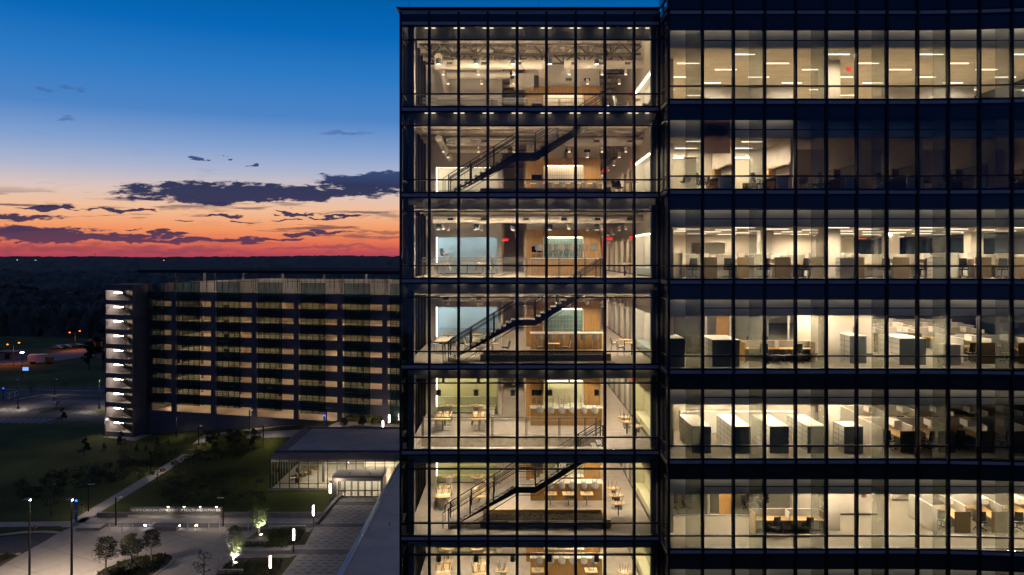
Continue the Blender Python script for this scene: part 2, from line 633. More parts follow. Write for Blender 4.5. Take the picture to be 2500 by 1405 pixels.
def place(builder, loc, rz, label, group=None, rot=None, scale=None):
    """first call builds the thing, later calls copy it and its parts"""
    key = builder.__name__
    if key not in PROTO:
        PROTO[key] = o = builder()
    else:
        o = copy_tree(PROTO[key])
    o.location = loc
    o.rotation_euler = rot if rot else (0, 0, rz)
    o.scale = (scale or 1,) * 3
    o['label'] = label
    if group:
        o['group'] = group
    return o


def builder_variant(f, name, *a):
    def g():
        return f(*a)
    g.__name__ = name
    return g


ORD = ['first', 'second', 'third', 'fourth', 'fifth', 'sixth', 'seventh', 'eighth', 'ninth', 'tenth', 'eleventh', 'twelfth', 'thirteenth', 'fourteenth', 'fifteenth', 'sixteenth']
FLN = ['top', 'second', 'third', 'fourth', 'fifth', 'sixth', 'lowest']


def flname(k):
    return ('top floor' if k == 0 else 'lowest visible floor' if k == 6 else FLN[k] + ' floor down')


def at(px, py, Y):
    return Vector(((px - CX) * Y / F, Y, CZ - (py - HY) * Y / F))


def text(body, size, mname, parent, loc, rot, extr=.02, name='lettering', align='LEFT'):
    cu = bpy.data.curves.new(name, 'FONT')
    cu.body = body
    cu.size = size
    cu.extrude = extr
    cu.align_x = align
    cu.materials.append(MATS[mname])
    tmp = bpy.data.objects.new(name, cu)
    COL.objects.link(tmp)
    bpy.context.view_layer.update()
    me = bpy.data.meshes.new_from_object(tmp.evaluated_get(bpy.context.evaluated_depsgraph_get()))
    bpy.data.objects.remove(tmp)
    o = bpy.data.objects.new(name, me)
    COL.objects.link(o)
    o.parent = parent
    o.location = loc
    o.rotation_euler = rot
    return o


# ------------------------------------------------------------------ terrain
G0 = Vector((-76.6, 165.0))
gd = Vector((48.7, -13.6)).normalized()
gn = Vector((gd.y, -gd.x))  # towards the viewer
smooth = lambda a, b, x: (lambda q: q * q * (3 - 2 * q))(max(0.0, min(1.0, (x - a) / (b - a))))


def gz(x, y):
    p = Vector((x, y)) - G0
    s_, t_ = p.dot(gd), p.dot(gn)
    h = 0.115 * max(0.0, min(46.0, s_))
    h *= smooth(13, 4, t_) if t_ > 4 else 1.0
    if t_ < 0: h *= smooth(-90, -60, t_)
    if x > -42 and y < 147 and x < 20: h *= smooth(143.7, 147, y)
    if y > 1200:
        w = smooth(1200, 5200, y)
        h += w * (33 + 4.5 * math.sin(x * .0011 + 1.3) + 2.5 * math.sin(x * .0037) + 1.5 * math.sin(x * .0083 + y * .001))
    return h


def ground_at(px, py):
    lo, hi = 30.0, 3000.0
    X = (px - CX) / F
    y_ = 40.0
    while y_ < 3000:
        if CZ - (py - HY) * y_ / F <= gz(X * y_, y_):
            lo, hi = y_ - 1, y_
            break
        y_ += 1
    for _ in range(20):
        m_ = (lo + hi) / 2
        if CZ - (py - HY) * m_ / F <= gz(X * m_, m_): hi = m_
        else: lo = m_
    return Vector((X * hi, hi, gz(X * hi, hi)))


def frange(a, b_, st):
    o = []
    while a < b_ - 1e-6:
        o.append(a)
        a += st
    return o


xs = [-9000, -6500, -4500, -3200, -2200, -1500, -1000, -700, -500, -350, -250, -190, -160] + frange(-140, 10, 2.5) + [10, 20, 40, 70, 120, 200, 350, 600, 1000, 1700, 3000, 5000, 9000]
ys = [-300, -100, 0, 30] + frange(50, 230, 2.5) + frange(230, 420, 12) + [440, 500, 600, 750, 900, 1100, 1300, 1600, 2000, 2500, 3000, 3600, 4200, 4800, 5400, 6200, 7500, 9500]
g = MB()
for y in ys:
    for x in xs:
        g.v.append((x, y, gz(x, y)))
nx = len(xs)
for j in range(len(ys) - 1):
    for i in range(nx - 1):
        a = j * nx + i
        g.f.append((a, a + 1, a + nx + 1, a + nx))
tag(g.build('ground', 'grass', smooth=True), 'dark grass lawns and open land reaching the horizon', kind='structure')


def sheet(name, pts, m, z=0.004, step=None, label=None, pixel=True):
    """flat polygon draped 4 mm above; pts in photo-derived ground positions or world"""
    P = [ground_at(*p) for p in pts] if pixel else [Vector((p[0], p[1], gz(*p))) for p in pts]
    mb_ = MB()
    mb_.quad(*[(p.x, p.y, p.z + z) for p in P])
    return tag(mb_.build(name, m), label, kind='structure')


def strip(name, pts, w, m, z=0.01, label=None, n=30):
    """ribbon along plan points following the terrain"""
    mb_ = MB()
    P = []
    for a, b_ in zip(pts[:-1], pts[1:]):
        for k in range(n):
            P.append(Vector(a).lerp(Vector(b_), k / n))
    P.append(Vector(pts[-1]))
    for i, p in enumerate(P):
        d = (P[min(i + 1, len(P) - 1)] - P[max(i - 1, 0)]).normalized()
        nn = Vector((d.y, -d.x)) * w / 2
        for q in (p - nn, p, p + nn):
            mb_.v.append((q.x, q.y, gz(q.x, q.y) + z))
    for i in range(len(P) - 1):
        a = i * 3
        for c in (0, 1):
            mb_.f.append((a + c, a + 1 + c, a + 4 + c, a + 3 + c))
    return tag(mb_.build(name, m), label, kind='structure')


def lamp_beam(o, loc, power, col=(1, .80, .60), angle=150, soft=.1, rot=(0, 0, 0)):
    ld = bpy.data.lights.new('lamp_beam', 'SPOT')
    ld.energy = power
    ld.color = col
    ld.spot_size = R(angle)
    ld.spot_blend = 1
    ld.shadow_soft_size = soft
    lo = bpy.data.objects.new('beam', ld)
    COL.objects.link(lo)
    lo.parent = o
    lo.location = loc
    lo.rotation_euler = rot

# ================================================================== OFFICE TOWER: levels
S = {k: CZ + 7.68 - 4.46 * k for k in range(-2, 9)}   # middle of the metal strip at each floor
FL = {k: S[k] + 0.12 for k in S}
YC, YR = 40.44, 38.6
cx = [(px - CX) * YC / F for px in (978, 1048, 1119.5, 1191, 1262.5, 1334, 1405.5, 1477, 1548.5, 1610)]
XL, XR = cx[0], cx[-1]
BLOCK = empty('glass_block', (0, YC, 0), label='tall glass lounge block with open stairs, left half of the office building', cat='building')
WING = empty('office_wing', (15, YR, 0), label='dark glass office wing standing forward on the right of the lounge block', cat='building')
for o_ in (BLOCK, WING):
    o_.location = (0, 0, 0)
KT = range(-1, 7)


def window(parent, p, q, k, office, half_reflection=False, t_in=-.12):
    """one bay of one floor: transoms, strip, pane"""
    w = MB()
    s0, s1 = S[k], S[k - 1]
    for a, b_ in ((s0 + .085, s0 + .17), (s0 - .17, s0 - .085), (s0 + .755, s0 + .83)):
        w.wall(p, q, a, b_, -.10, .035)
    w.wall(p, q, s1 - .885 + .0, s1 - .815, -.10, .035 if not office else -.03)
    P_, Q_ = Vector(p), Vector(q)
    dd_ = (Q_ - P_).normalized() * .03
    w.wall(P_, P_ + dd_, s0 - .169, s1 - .17, -.099, -.04).wall(Q_ - dd_, Q_, s0 - .169, s1 - .17, -.099, -.04)
    o = w.build('window', 'frame', parent)
    MB().wall(p, q, s0 - .083, s0 + .083, -.06, .02).build('metal_strip', 'strip', o)
    pm = MB()
    top = s1 - .815 if office else s1 - .17
    pm.wall(p, q, s0 + .172, top - .002, -.022, -.01)
    pm.build('pane', 'pane_office' if office else 'pane', o)
    if office:
        MB().wall(p, q, s1 - .813, s1 - .172, -.09, -.012).build('spandrel_panel', 'spandrel', o)
        if half_reflection:
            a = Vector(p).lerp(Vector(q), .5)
            MB().wall(a, q, s0 + .175, top - .004, -.034, -.026).build('reflection_panel', 'pane_reflection', o)  # hazy layer over half the bay, painted stand-in for a glass reflection
    return o


def mullion(parent, x, y, z0, z1, w=.095, out=.09, inn=.16, m='frame'):
    MB().box(x - w / 2, x + w / 2, y - out, y + inn, z0, z1).build('mullion', m, parent)


# --- centre block facade
ZTOP = CZ + 12.93
for x in cx:
    mullion(BLOCK, x, YC, 0.5, ZTOP - .2)
for i in range(9):
    for k in range(0, 7):
        window(BLOCK, (cx[i] + .048, YC), (cx[i + 1] - .048, YC), k, False)
# parapet: strip, dark panel, coping strip, flared cornice
pp = MB()
pp.box(XL, XR, YC - .03, YC + .4, S[-1] + .085, ZTOP - .32)
pp.build('parapet', 'spandrel', BLOCK)
MB().box(XL, XR, YC - .02, YC + .1, S[-1] - .083, S[-1] + .083).build('metal_strip', 'strip', BLOCK)
MB().box(XL, XR, YC - .05, YC + .1, S[-1] - .17, S[-1] - .085).build('transom', 'frame', BLOCK)
MB().box(XL, XR, YC - .045, YC + .1, ZTOP - .318, ZTOP - .12).build('coping_strip', 'strip', BLOCK)
c_ = MB()
c_.hexa([(XL - .02, YC - .06, ZTOP - .12), (XR, YC - .06, ZTOP - .12), (XR, 66, ZTOP - .12), (XL - .02, 66, ZTOP - .12)],
        [(XL - .22, YC - .22, ZTOP), (XR, YC - .22, ZTOP), (XR, 66, ZTOP), (XL - .22, 66, ZTOP)])
c_.build('cornice', 'frame', BLOCK)
MB().box(XL + .1, XR - .1, YC + .41, 65.8, ZTOP - .45, ZTOP - .13).build('roof_slab', 'paint', BLOCK)
for px in (999, 1316, 1607):
    x = (px - CX) * 41.5 / F
    MB().tube((x, 41.5, ZTOP), (x, 41.5, ZTOP + .75), .008, n=5).build('lightning_rod', 'steel_dark', BLOCK)
# left glass side: fins and panes
side_y = [YC + 1.52 * j for j in range(1, 8)] + [52.0]
ff = MB()
for y in side_y:
    MB().box(XL - .09, XL + .3, y - .04, y + .04, 0.5, ZTOP - .3).build('side_fin', 'frame', BLOCK)
for k in range(0, 7):
    w = MB()
    for a, b_ in ((S[k] - .17, S[k] + .17), (S[k] + .755, S[k] + .83), (S[k - 1] - .885, S[k - 1] - .815)):
        w.box(XL - .03, XL + .12, YC + .05, 52, a, b_)
    o = w.build('side_window', 'frame', BLOCK)
    MB().box(XL - .012, XL, YC + .05, 52, S[k] + .172, S[k - 1] - .172).build('pane', 'pane', o)
MB().box(XL - .03, XL + .05, YC + .05, 66, S[-1] - .16, ZTOP - .125).build('side_parapet', 'spandrel', BLOCK)
MB().box(XL, XL + .2, 52.02, 66, 0.4, S[-1] - .17).build('side_wall', 'paint_grey', BLOCK)
# return between the block and the wing
XW = 7.72
for y in (38.74, 39.6):
    MB().box(XW - .03, XW + .03, y - .03, y + .03, 0.5, ZTOP + 4).build('return_mullion', 'frame', WING)
for k in range(-1, 7):
    w = MB()
    for a, b_ in ((S[k] - .17, S[k] - .085), (S[k] + .085, S[k] + .17), (S[k] + .755, S[k] + .83), (S[k - 1] - .885, S[k - 1] - .815)):
        w.box(XW - .06, XW + .06, YR + .05, YC - .1, a, b_)
    o = w.build('return_window', 'frame', WING)
    MB().box(XW - .03, XW + .03, YR + .06, YC - .1, S[k] - .083, S[k] + .083).build('metal_strip', 'strip', o)
    MB().box(XW, XW + .012, YR + .06, YC - .1, S[k] + .172, S[k - 1] - .172).build('pane', 'pane', o)
MB().box(XW - .02, XW + .04, YR + .06, YC + .2, ZTOP + .0, ZTOP + 4).build('return_parapet', 'spandrel', WING)

# --- wing facade; the last bays bend gently towards the viewer
wpx = [1632, 1715.5, 1791, 1867, 1942.5, 2017.5, 2091.5, 2165, 2240, 2315, 2391, 2470, 2550, 2632, 2715]
wy = [YR] * 9 + [38.54, 38.44, 38.28, 38.1, 37.9, 37.7]
wp = [((px - CX) * y / F, y) for px, y in zip(wpx, wy)]
WZT = CZ + 17
for j, (x, y) in enumerate(wp):
    w_ = .105 if j else .13
    MB().box(x - w_ / 2, x + w_ / 2, y - .10, y + .16, 0.5, WZT).build('mullion', 'frame', WING)
for i in range(14):
    p, q = Vector(wp[i]), Vector(wp[i + 1])
    d = (q - p).normalized() * .053
    for k in range(0, 7):
        window(WING, p + d, q - d, k, True, half_reflection=(i % 2 == 0))
    w = MB()
    w.wall(p + d, q - d, S[-1] - .165, S[-1] - .085, -.1, .035).wall(p + d, q - d, S[-1] + .085, S[-1] + .17, -.1, .035)
    o = w.build('parapet_frame', 'frame', WING)
    MB().wall(p + d, q - d, S[-1] - .083, S[-1] + .083, -.06, .02).build('metal_strip', 'strip', o)
    MB().wall(p + d, q - d, S[-1] + .172, WZT, -.1, -.012).build('spandrel_panel', 'spandrel', o)
MB().box(7.8, wp[-1][0] + 1, YR + .2, 40.4, WZT - .3, WZT).build('roof_slab', 'spandrel', WING)
MB().box(30.05, 30.3, YR - .4, 66, 0.4, WZT - .31).build('end_wall', 'spandrel', WING)
MB().box(wp[-1][0] + .1, 30.04, 37.7, 37.8, 0.4, WZT - .31).build('end_bay', 'spandrel', WING)

# ================================================================== lounge interiors
OPX0, OPX1, OPY0, OPY1 = XL + .32, 4.92, 41.22, 43.6
pan_mats = {0: 'paint_grey', 1: 'paint_white', 2: 'paint_blue', 3: 'paint_blue', 4: 'paint_lime', 5: 'paint_lime', 6: 'paint_lime'}
back_mats = {0: 'tile_white', 1: 'tile_white', 2: 'tile_teal', 3: 'tile_teal', 4: 'paint_cream', 5: 'paint_cream', 6: 'paint_cream'}
for k in range(0, 7):
    fl, s_ = FL[k], S[k]
    zc = (FL[k - 1] - .62) if k else ZTOP - .45      # underside of the slab above
    opening = k in (0, 2, 4, 6)
    y0 = YC + .17
    sl, cp = MB(), MB()

    def slab(x0, x1, ya, yb):
        sl.box(x0, x1, ya, yb, fl - .62, fl)
        cp.quad((x0, ya, fl + .004), (x1, ya, fl + .004), (x1, yb, fl + .004), (x0, yb, fl + .004))
    if opening:
        slab(XL + .31, OPX0 + .4, OPY0 + .0, OPY1)
        slab(OPX1, 7.55, y0 + .5, OPY1)
        slab(XL + .31, 7.55, OPY1 + .001, 65.9)
    else:
        slab(XL + .31, 7.55, y0 + .5, 65.9)
    so = sl.build('floor_slab', 'structure_paint', BLOCK)
    cp.build('carpet', 'carpet', so)
    # perimeter box behind the glass, just under each floor
    b_ = MB()
    b_.box(XL + .31, 7.55, y0 + .42, y0 + .58, S[k - 1] - .70, S[k - 1] - .12 if k else ZTOP - .46)
    b_.build('perimeter_soffit', 'soffit', BLOCK)
    if k < 5:
        sb = MB()
        for i_ in range(1, 10):
            sb.box(cx[i_] - .28 if i_ < 9 else 7.0, cx[i_] - .08 if i_ < 9 else 7.2, y0 + .20, y0 + .24, S[k - 1] - .135, S[k - 1] - .125)
            if i_ < 9: sb.box(cx[i_] + .08, cx[i_] + .28, y0 + .20, y0 + .24, S[k - 1] - .135, S[k - 1] - .125)
        sb.build('soffit_lights', 'lamp_tube_dim', BLOCK)
    if k in (0, 1, 3):
        tb = MB().box(XL + .5, 7.2, 41.45, 41.62, (zc if k == 0 else S[k - 1]) - (.82 if k == 0 else .78), (zc if k == 0 else S[k - 1]) - (.70 if k == 0 else .70)).build('light_trough', 'paint', BLOCK)
        zz_ = (zc if k == 0 else S[k - 1]) - .70
        MB().box(XL + .6, 7.1, 41.48, 41.59, zz_ + .002, zz_ + .012).build('uplight_strip', 'uplight', tb)
    sill = MB().box(XL + .31, 7.55, y0 + .0, y0 + .58, s_ - .115, s_ + .119)
    sill.build('window_sill', 'paint_grey', BLOCK)
    # columns beside the glass
    MB().box(-5.42, -5.14, 40.66, 41.02, fl, zc).build('column', 'column_grey', BLOCK)
    MB().box(-5.135, -5.10, 40.7, 41.02, fl, zc).build('column_trim', 'paint_white', BLOCK)
    MB().box(7.28, 7.54, 40.7, 41.0, fl, zc).build('column', 'column_grey', BLOCK)
    # back walls
    bw = MB()
    bw.box(XL + .31, -4.83, 49.6, 49.8, fl + .006, zc)
    bw.box(-4.83, -.92, 49.6, 49.8, fl + 2.38, zc)
    bw.box(-.92, -.66, 49.6, 49.8, fl + .006, zc)
    bw.box(-.86, -.66, 49.81, 62, fl + .006, zc)
    bw.build('back_wall', 'paint', BLOCK)
    MB().box(-.65, .90, 61.8, 62, fl + .006, zc).box(5.47, 7.5, 64.8, 65, fl + .006, zc).build('corridor_end_wall', 'paint', BLOCK)
    for yy in (53.5, 57.5):
        MB().box(-.655, -.63, yy, yy + 1, fl + .01, fl + 2.15).build('corridor_door', 'wood_brown', BLOCK)
    # kitchen block
    kb = MB()
    kb.box(.92, 5.46, 48.75, 64, fl + .006, zc)
    kb.box(.92, 5.46, 48.6, 48.749, fl + 2.83, zc)
    kb.build('kitchen_wall', 'paint', BLOCK)
    vents = MB()
    for x in (3.35, 4.5):
        vents.box(x, x + .38, 48.585, 48.6, fl + 3.2, fl + 3.37)
    vents.build('wall_vent', 'steel_dark', BLOCK)
    kw = MB()
    X0, X1 = 1.95, 4.45
    kw.box(.88, X0, 48.42, 48.74, fl + .006, fl + 2.82)
    kw.box(X1, 5.50, 48.42, 48.74, fl + .006, fl + 2.82)
    kw.box(X0, X1, 48.42, 48.74, fl + 2.36, fl + 2.82)
    kw.box(X0, X1, 48.1, 48.74, fl + .006, fl + .88)
    wd = kw.build('kitchen_cabinets', 'wood', BLOCK)
    sm = MB()
    for x in (1.42, 1.93, 4.47, 4.95, 5.32):
        sm.box(x, x + .012, 48.412, 48.42, fl + .01, fl + 2.36)
    for x in (1.45, 2.2, 2.95, 3.7, 4.1, 4.9):
        sm.box(x, x + .012, 48.412, 48.42, fl + 2.37, fl + 2.82)
    sm.box(.88, 5.5, 48.413, 48.42, fl + 2.355, fl + 2.367)
    for x in (2.6, 3.2, 3.8):
        sm.box(x, x + .012, 48.092, 48.1, fl + .1, fl + .88)
    sm.build('panel_joint', 'wood_brown', wd)
    MB().box(X0 + .03, X1 - .03, 48.70, 48.745, fl + .92, fl + 2.33).build('backsplash', back_mats[k], wd)
    MB().box(X0 - .0, X0 + .03, 48.4, 48.7, fl + .92, fl + 2.35).box(X1 - .03, X1, 48.4, 48.7, fl + .92, fl + 2.35).build('niche_trim', 'paint_white', wd)
    MB().box(X0, X1, 48.05, 48.69, fl + .882, fl + .92).build('countertop', 'quartz', wd)
    MB().box(X0 + .1, X1 - .1, 48.45, 48.52, fl + 2.325, fl + 2.35).build('led_strip', 'led_pink' if k < 2 else 'led_white' if k < 4 else 'led_lime', wd)
    fa = MB().tube((3.1, 48.5, fl + .92), (3.1, 48.5, fl + 1.25), .018).tube((3.1, 48.5, fl + 1.25), (3.1, 48.34, fl + 1.3), .016).tube((3.1, 48.34, fl + 1.3), (3.1, 48.3, fl + 1.18), .016)
    fa.build('faucet', 'steel', wd)
    MB().box(2.75, 3.45, 48.25, 48.55, fl + .921, fl + .926).build('sink', 'steel_dark', wd)
    ov = MB().box(1.22, 1.86, 48.39, 48.419, fl + 1.42, fl + 1.78)
    ov.build('oven', 'oven', wd)
    MB().box(1.22, 1.86, 48.395, 48.419, fl + .95, fl + 1.3).build('open_niche', 'wood_brown', wd)
    # left nook: recess, light, bench
    nk = MB()
    nk.box(-4.83, -.92, 50.55, 50.7, fl + .006, fl + 2.6)
    nb_ = nk.build('nook_back', pan_mats[k], BLOCK)
    MB().box(-4.95, -4.831, 49.81, 50.7, fl + .006, fl + 2.6).box(-.919, -.8, 49.81, 50.7, fl + .006, fl + 2.6).build('nook_side', 'paint_white' if k < 4 else 'paint_lime', nb_)
    MB().box(-4.83, -.92, 49.81, 50.549, fl + 2.42, fl + 2.58).build('nook_ceiling', 'paint_white', nb_)
    if k:
        MB().box(-4.8, -.95, 49.83, 49.88, fl + 2.385, fl + 2.419).build('led_strip', 'led_cool' if k in (2, 3) else 'led_white' if k == 1 else 'led_lime', nb_)
        MB().box(-4.829, -4.80, 49.83, 49.86, fl + .5, fl + 2.37).build('led_upright', 'led_cool' if k in (2, 3) else 'led_white', nb_)
    bm_ = 'bench_blue' if k < 4 else 'bench_green'
    bn = empty('banquette', (-2.87, 50.1, fl + .006), 0, ('grey' if k < 2 else 'blue-grey' if k < 4 else 'green') + ' upholstered banquette in the wall nook, ' + flname(k), 'bench', 'banquettes in the lounge nooks')
    MB().box(-1.85, 1.85, -.25, .42, 0.08, .45).build('seat', bm_, bn)
    MB().box(-1.85, 1.85, .28, .44, .45, 1.0).build('backrest', bm_, bn)
    MB().box(-1.8, 1.8, -.18, .4, 0, .08).build('plinth', 'steel_dark', bn)
    # right side wall with recess
    rw = MB()
    XS = 7.55
    rw.box(XS, XS + .12, y0 + .2, 42.6, fl + .006, zc)
    rw.box(XS, XS + .12, 48.6, 64.8, fl + .006, zc)
    rw.box(XS, XS + .12, 42.6, 48.6, fl + 2.45, zc)
    rw.build('side_wall', 'paint', BLOCK)
    rc = MB()
    rc.box(8.25, 8.33, 42.5, 48.7, fl + .006, fl + 2.5)
    rc.box(XS + .121, 8.249, 42.48, 42.56, fl + .006, fl + 2.5)
    rc.box(XS + .121, 8.249, 48.62, 48.7, fl + .006, fl + 2.5)
    ro = rc.build('side_nook', 'paint_white' if k < 2 else 'paint_white' if k < 4 else 'paint_cream', BLOCK)
    MB().box(XS + .121, 8.249, 42.57, 48.61, fl + 2.44, fl + 2.5).build('nook_ceiling', 'paint_white', ro)
    MB().box(XS + .14, XS + .18, 42.7, 48.5, fl + 2.40, fl + 2.435).build('led_strip', 'led_white' if k < 4 else 'led_lime', ro)
    b2 = empty('banquette', (7.95, 45.6, fl + .006), 0, ('pale' if k < 4 else 'pale green') + ' banquette along the right-hand side nook, ' + flname(k), 'bench', 'banquettes in the lounge nooks')
    bm2 = 'bench_blue' if k in (2, 3) else 'paint_white' if k < 2 else 'paint_cream'
    MB().box(-.3, .28, -2.8, 2.8, .08, .46).build('seat', bm2, b2)
    MB().box(.12, .29, -2.8, -.3, .46, .95).build('backrest', 'bench_blue' if k < 4 else 'bench_green', b2)
    MB().box(-.2, .25, -2.75, 2.75, 0, .08).build('plinth', 'steel_dark', b2)
    dd = MB()
    for yy in (49.2, 51.5, 54.2, 57.0, 60.0):
        dd.box(XS - .015, XS, yy, yy + .95, fl + .01, fl + 2.15)
    dd.build('corridor_door', 'wood_brown' if k in (1, 2) else 'paint_grey', BLOCK)
    dj = MB()
    for yy in (50.6, 53.2, 56.0, 59.0, 62):
        dj.box(XS - .03, XS, yy, yy + .12, fl + .01, fl + 2.4)
    dj.build('wall_pilaster', 'paint_white', BLOCK)
    MB().box(XS - .02, XS, 48.7, 64.8, fl + .006, fl + .12).build('baseboard', 'steel_dark', BLOCK)
    # closing wall towards the wing
    MB().box(7.76, 8.5, 40.95, 41.1, fl + .006, zc).build('closing_wall', 'paint', WING)
    # exposed ceiling structure
    st = MB()
    if k <= 3:
        yy = 44.2
        while yy < 62:
            st.bar((XL + .35, yy, zc - .09), (7.5, yy, zc - .09), .1, .16)
            yy += 1.9
        for x in frange(-5.0, 7.3, 1.3):
            st.bar((x, 43.7, zc - .03), (x, 63, zc - .03), .05, .05)
        rr = random.Random(k)
        for _ in range(60 if k == 0 else 26):
            x = rr.uniform(5.3, 7.3) if _ % 2 else rr.uniform(-5, 7)
            a = rr.uniform(44, 54)
            st.tube((x, a, zc - rr.uniform(.2, .45)), (x + rr.uniform(-.1, .1), a + rr.uniform(1.5, 7), zc - rr.uniform(.2, .45)), rr.choice((.015, .02, .03)), n=5)
        for _ in range(10):
            a = rr.uniform(43.8, 48)
            x = rr.uniform(-5, 3)
            z_ = zc - rr.uniform(.2, .5)
            st.tube((x, a, z_), (x + rr.uniform(1.5, 4), a, z_), rr.choice((.015, .025)), n=5)
        st.build('ceiling_pipework', 'structure_paint', BLOCK)

# top-floor roof trusses
for j, ty in enumerate((45.4, 47.6, 50.2)):
    tr = MB()
    zt, zb = CZ + 12.0 + .02, CZ + 11.62 - .1
    zt = ZTOP - .54
    zb = zt - .56
    tr.bar((XL + .4, ty, zt), (7.5, ty, zt), .14, .10)
    tr.bar((XL + .4, ty, zb), (7.5, ty, zb), .14, .10)
    x = XL + .5
    while x < 6.6:
        tr.bar((x, ty, zt), (x + .62, ty, zb), .07)
        tr.bar((x + .62, ty, zb), (x + .62, ty, zt), .07)
        tr.bar((x + .62, ty, zb), (x + 1.24, ty, zt), .07)
        x += 1.3
    tr.build('roof_truss', 'structure_dark', BLOCK)

# ducts (one thing per run)


def duct(k, pts, r, label, boxes=(), m='duct'):
    o = empty('air_duct', tuple(pts[0]), 0, label, 'duct', 'round air ducts under the ceilings')
    p0 = Vector(pts[0])
    d_ = MB()
    for a, b_ in zip(pts[:-1], pts[1:]):
        a, b_ = Vector(a) - p0, Vector(b_) - p0
        d_.tube(a, b_, r, n=18)
        L_ = (b_ - a).length
        n_ = int(L_ / 1.2)
        for i in range(1, n_ + 1):
            c = a.lerp(b_, i * 1.2 / L_ if i * 1.2 < L_ else 1)
            u_ = (b_ - a).normalized() * .015
            d_.tube(c - u_, c + u_, r * 1.05, n=18)
    d_.build('tube', m, o, smooth=False)
    for bx_ in boxes:
        x = bx_ - p0.x
        q = MB().hexa([(x - .2, -r - .14, -.17), (x + .2, -r - .14, -.17), (x + .26, -.05, -.2), (x - .26, -.05, -.2)],
                      [(x - .2, -r - .14, .1), (x + .2, -r - .14, .1), (x + .26, -.05, .17), (x - .26, -.05, .17)])
        g_ = q.build('diffuser_box', m, o)
        MB().box(x - .16, x + .16, -r - .15, -r - .141, -.1, .06).build('grille', 'steel_dark', g_)
    return o


ax = lambda px, Y: (px - CX) * Y / F
for k in range(0, 4):
    z = FL[k] + 3.32
    Y = 45.0
    L_ = FLN[k] + (' floor' if k == 0 else ' floor down')
    if k == 0:
        duct(k, [(ax(1062, Y), Y, z), (ax(1322, Y), Y, z), (ax(1322, Y) + .1, Y + 1.6, z - .15)], .27, 'long beige spiral duct with four grilles under the roof trusses, top floor', [ax(p, Y) for p in (1099, 1182, 1266)])
        duct(k, [(ax(1378, Y), Y, z), (ax(1572, Y), Y, z)], .25, 'short beige duct with three grilles at upper right, top floor', [ax(p, Y) for p in (1400, 1465, 1530)])
        duct(k, [(ax(1090, 48), 48, z + .12), (ax(1245, 48), 48, z + .12)], .24, 'second beige duct behind the long one, top floor', [])
        duct(k, [(ax(1070, 44.2), 44.2, z + .25), (ax(1092, 49), 49.2, z - .6)], .22, 'round duct running back from the glass at the left, top floor', [])
        o = empty('air_handler', (ax(1285, 47.5), 47.5, z - .1), 0, 'beige boxy air unit joined to the elbow duct, top floor', 'air unit')
        MB().box(-.75, .45, -.4, .4, -.75, .1).build('housing', 'duct', o)
        MB().box(.46, .75, -.3, .3, -.6, 0).build('coil_section', 'steel_dark', o)
        MB().tube((-1.0, 0, -.4), (-.76, 0, -.4), .25, n=14).build('collar', 'duct', o)
    elif k == 2:
        duct(k, [(ax(1058, Y), Y, z), (ax(1575, Y), Y, z)], .25, 'long beige duct spanning the whole ceiling, third floor down', [ax(p, Y) for p in (1101, 1181, 1284, 1376, 1457, 1535)])
    elif k == 1:
        duct(k, [(ax(1100, Y), Y, z), (ax(1262, Y), Y, z)], .25, 'beige duct left of the stair top, second floor down', [ax(p, Y) for p in (1100, 1182)])
        duct(k, [(ax(1378, Y), Y, z), (ax(1572, Y), Y, z)], .25, 'beige duct right of the stair top, second floor down', [ax(p, Y) for p in (1455, 1535)])
        duct(k, [(ax(1090, 48), 48, z), (ax(1240, 48), 48, z)], .23, 'second beige duct towards the back wall, second floor down', [])
        duct(k, [(ax(1071, 43.9), 43.9, z + .05), (ax(1097, 49), 49.2, z - .4)], .2, 'round duct with its open end facing the glass, second floor down', [])
    else:
        duct(k, [(ax(1076, Y), Y, z - .1), (ax(1450, Y), Y, z - .1)], .2, 'slim beige duct above the stair, fourth floor down', [ax(p, Y) for p in (1090, 1170, 1250)])


# ------------------------------------------------------------------ lamps
def big_pendant():
    o = empty('pendant_lamp', cat='pendant lamp')
    MB().lathe([(.133, .0), (.135, .30), (.12, .31)], n=18).build('shade', 'column_grey', o, True)
    MB().lathe([(.115, -.004), (.115, -.001)], n=18).build('diffuser', 'lamp_warm', o)
    lamp_beam(o, (0, 0, -.02), 720, WARM, 165, .11)
    MB().tube((0, 0, .31), (0, 0, 1.35), .006, n=4).build('cord', 'steel_dark', o)
    return o


def small_pendant():
    o = empty('pendant_lamp', cat='pendant lamp')
    MB().lathe([(.088, .0), (.09, .30), (.07, .31)], n=14).build('shade', 'duct', o, True)
    MB().lathe([(.078, -.004), (.078, -.001)], n=14).build('diffuser', 'lamp_small', o)
    lamp_beam(o, (0, 0, -.02), 285, WARM, 165, .07)
    MB().tube((0, 0, .31), (0, 0, 1.2), .005, n=4).build('cord', 'steel', o)
    return o


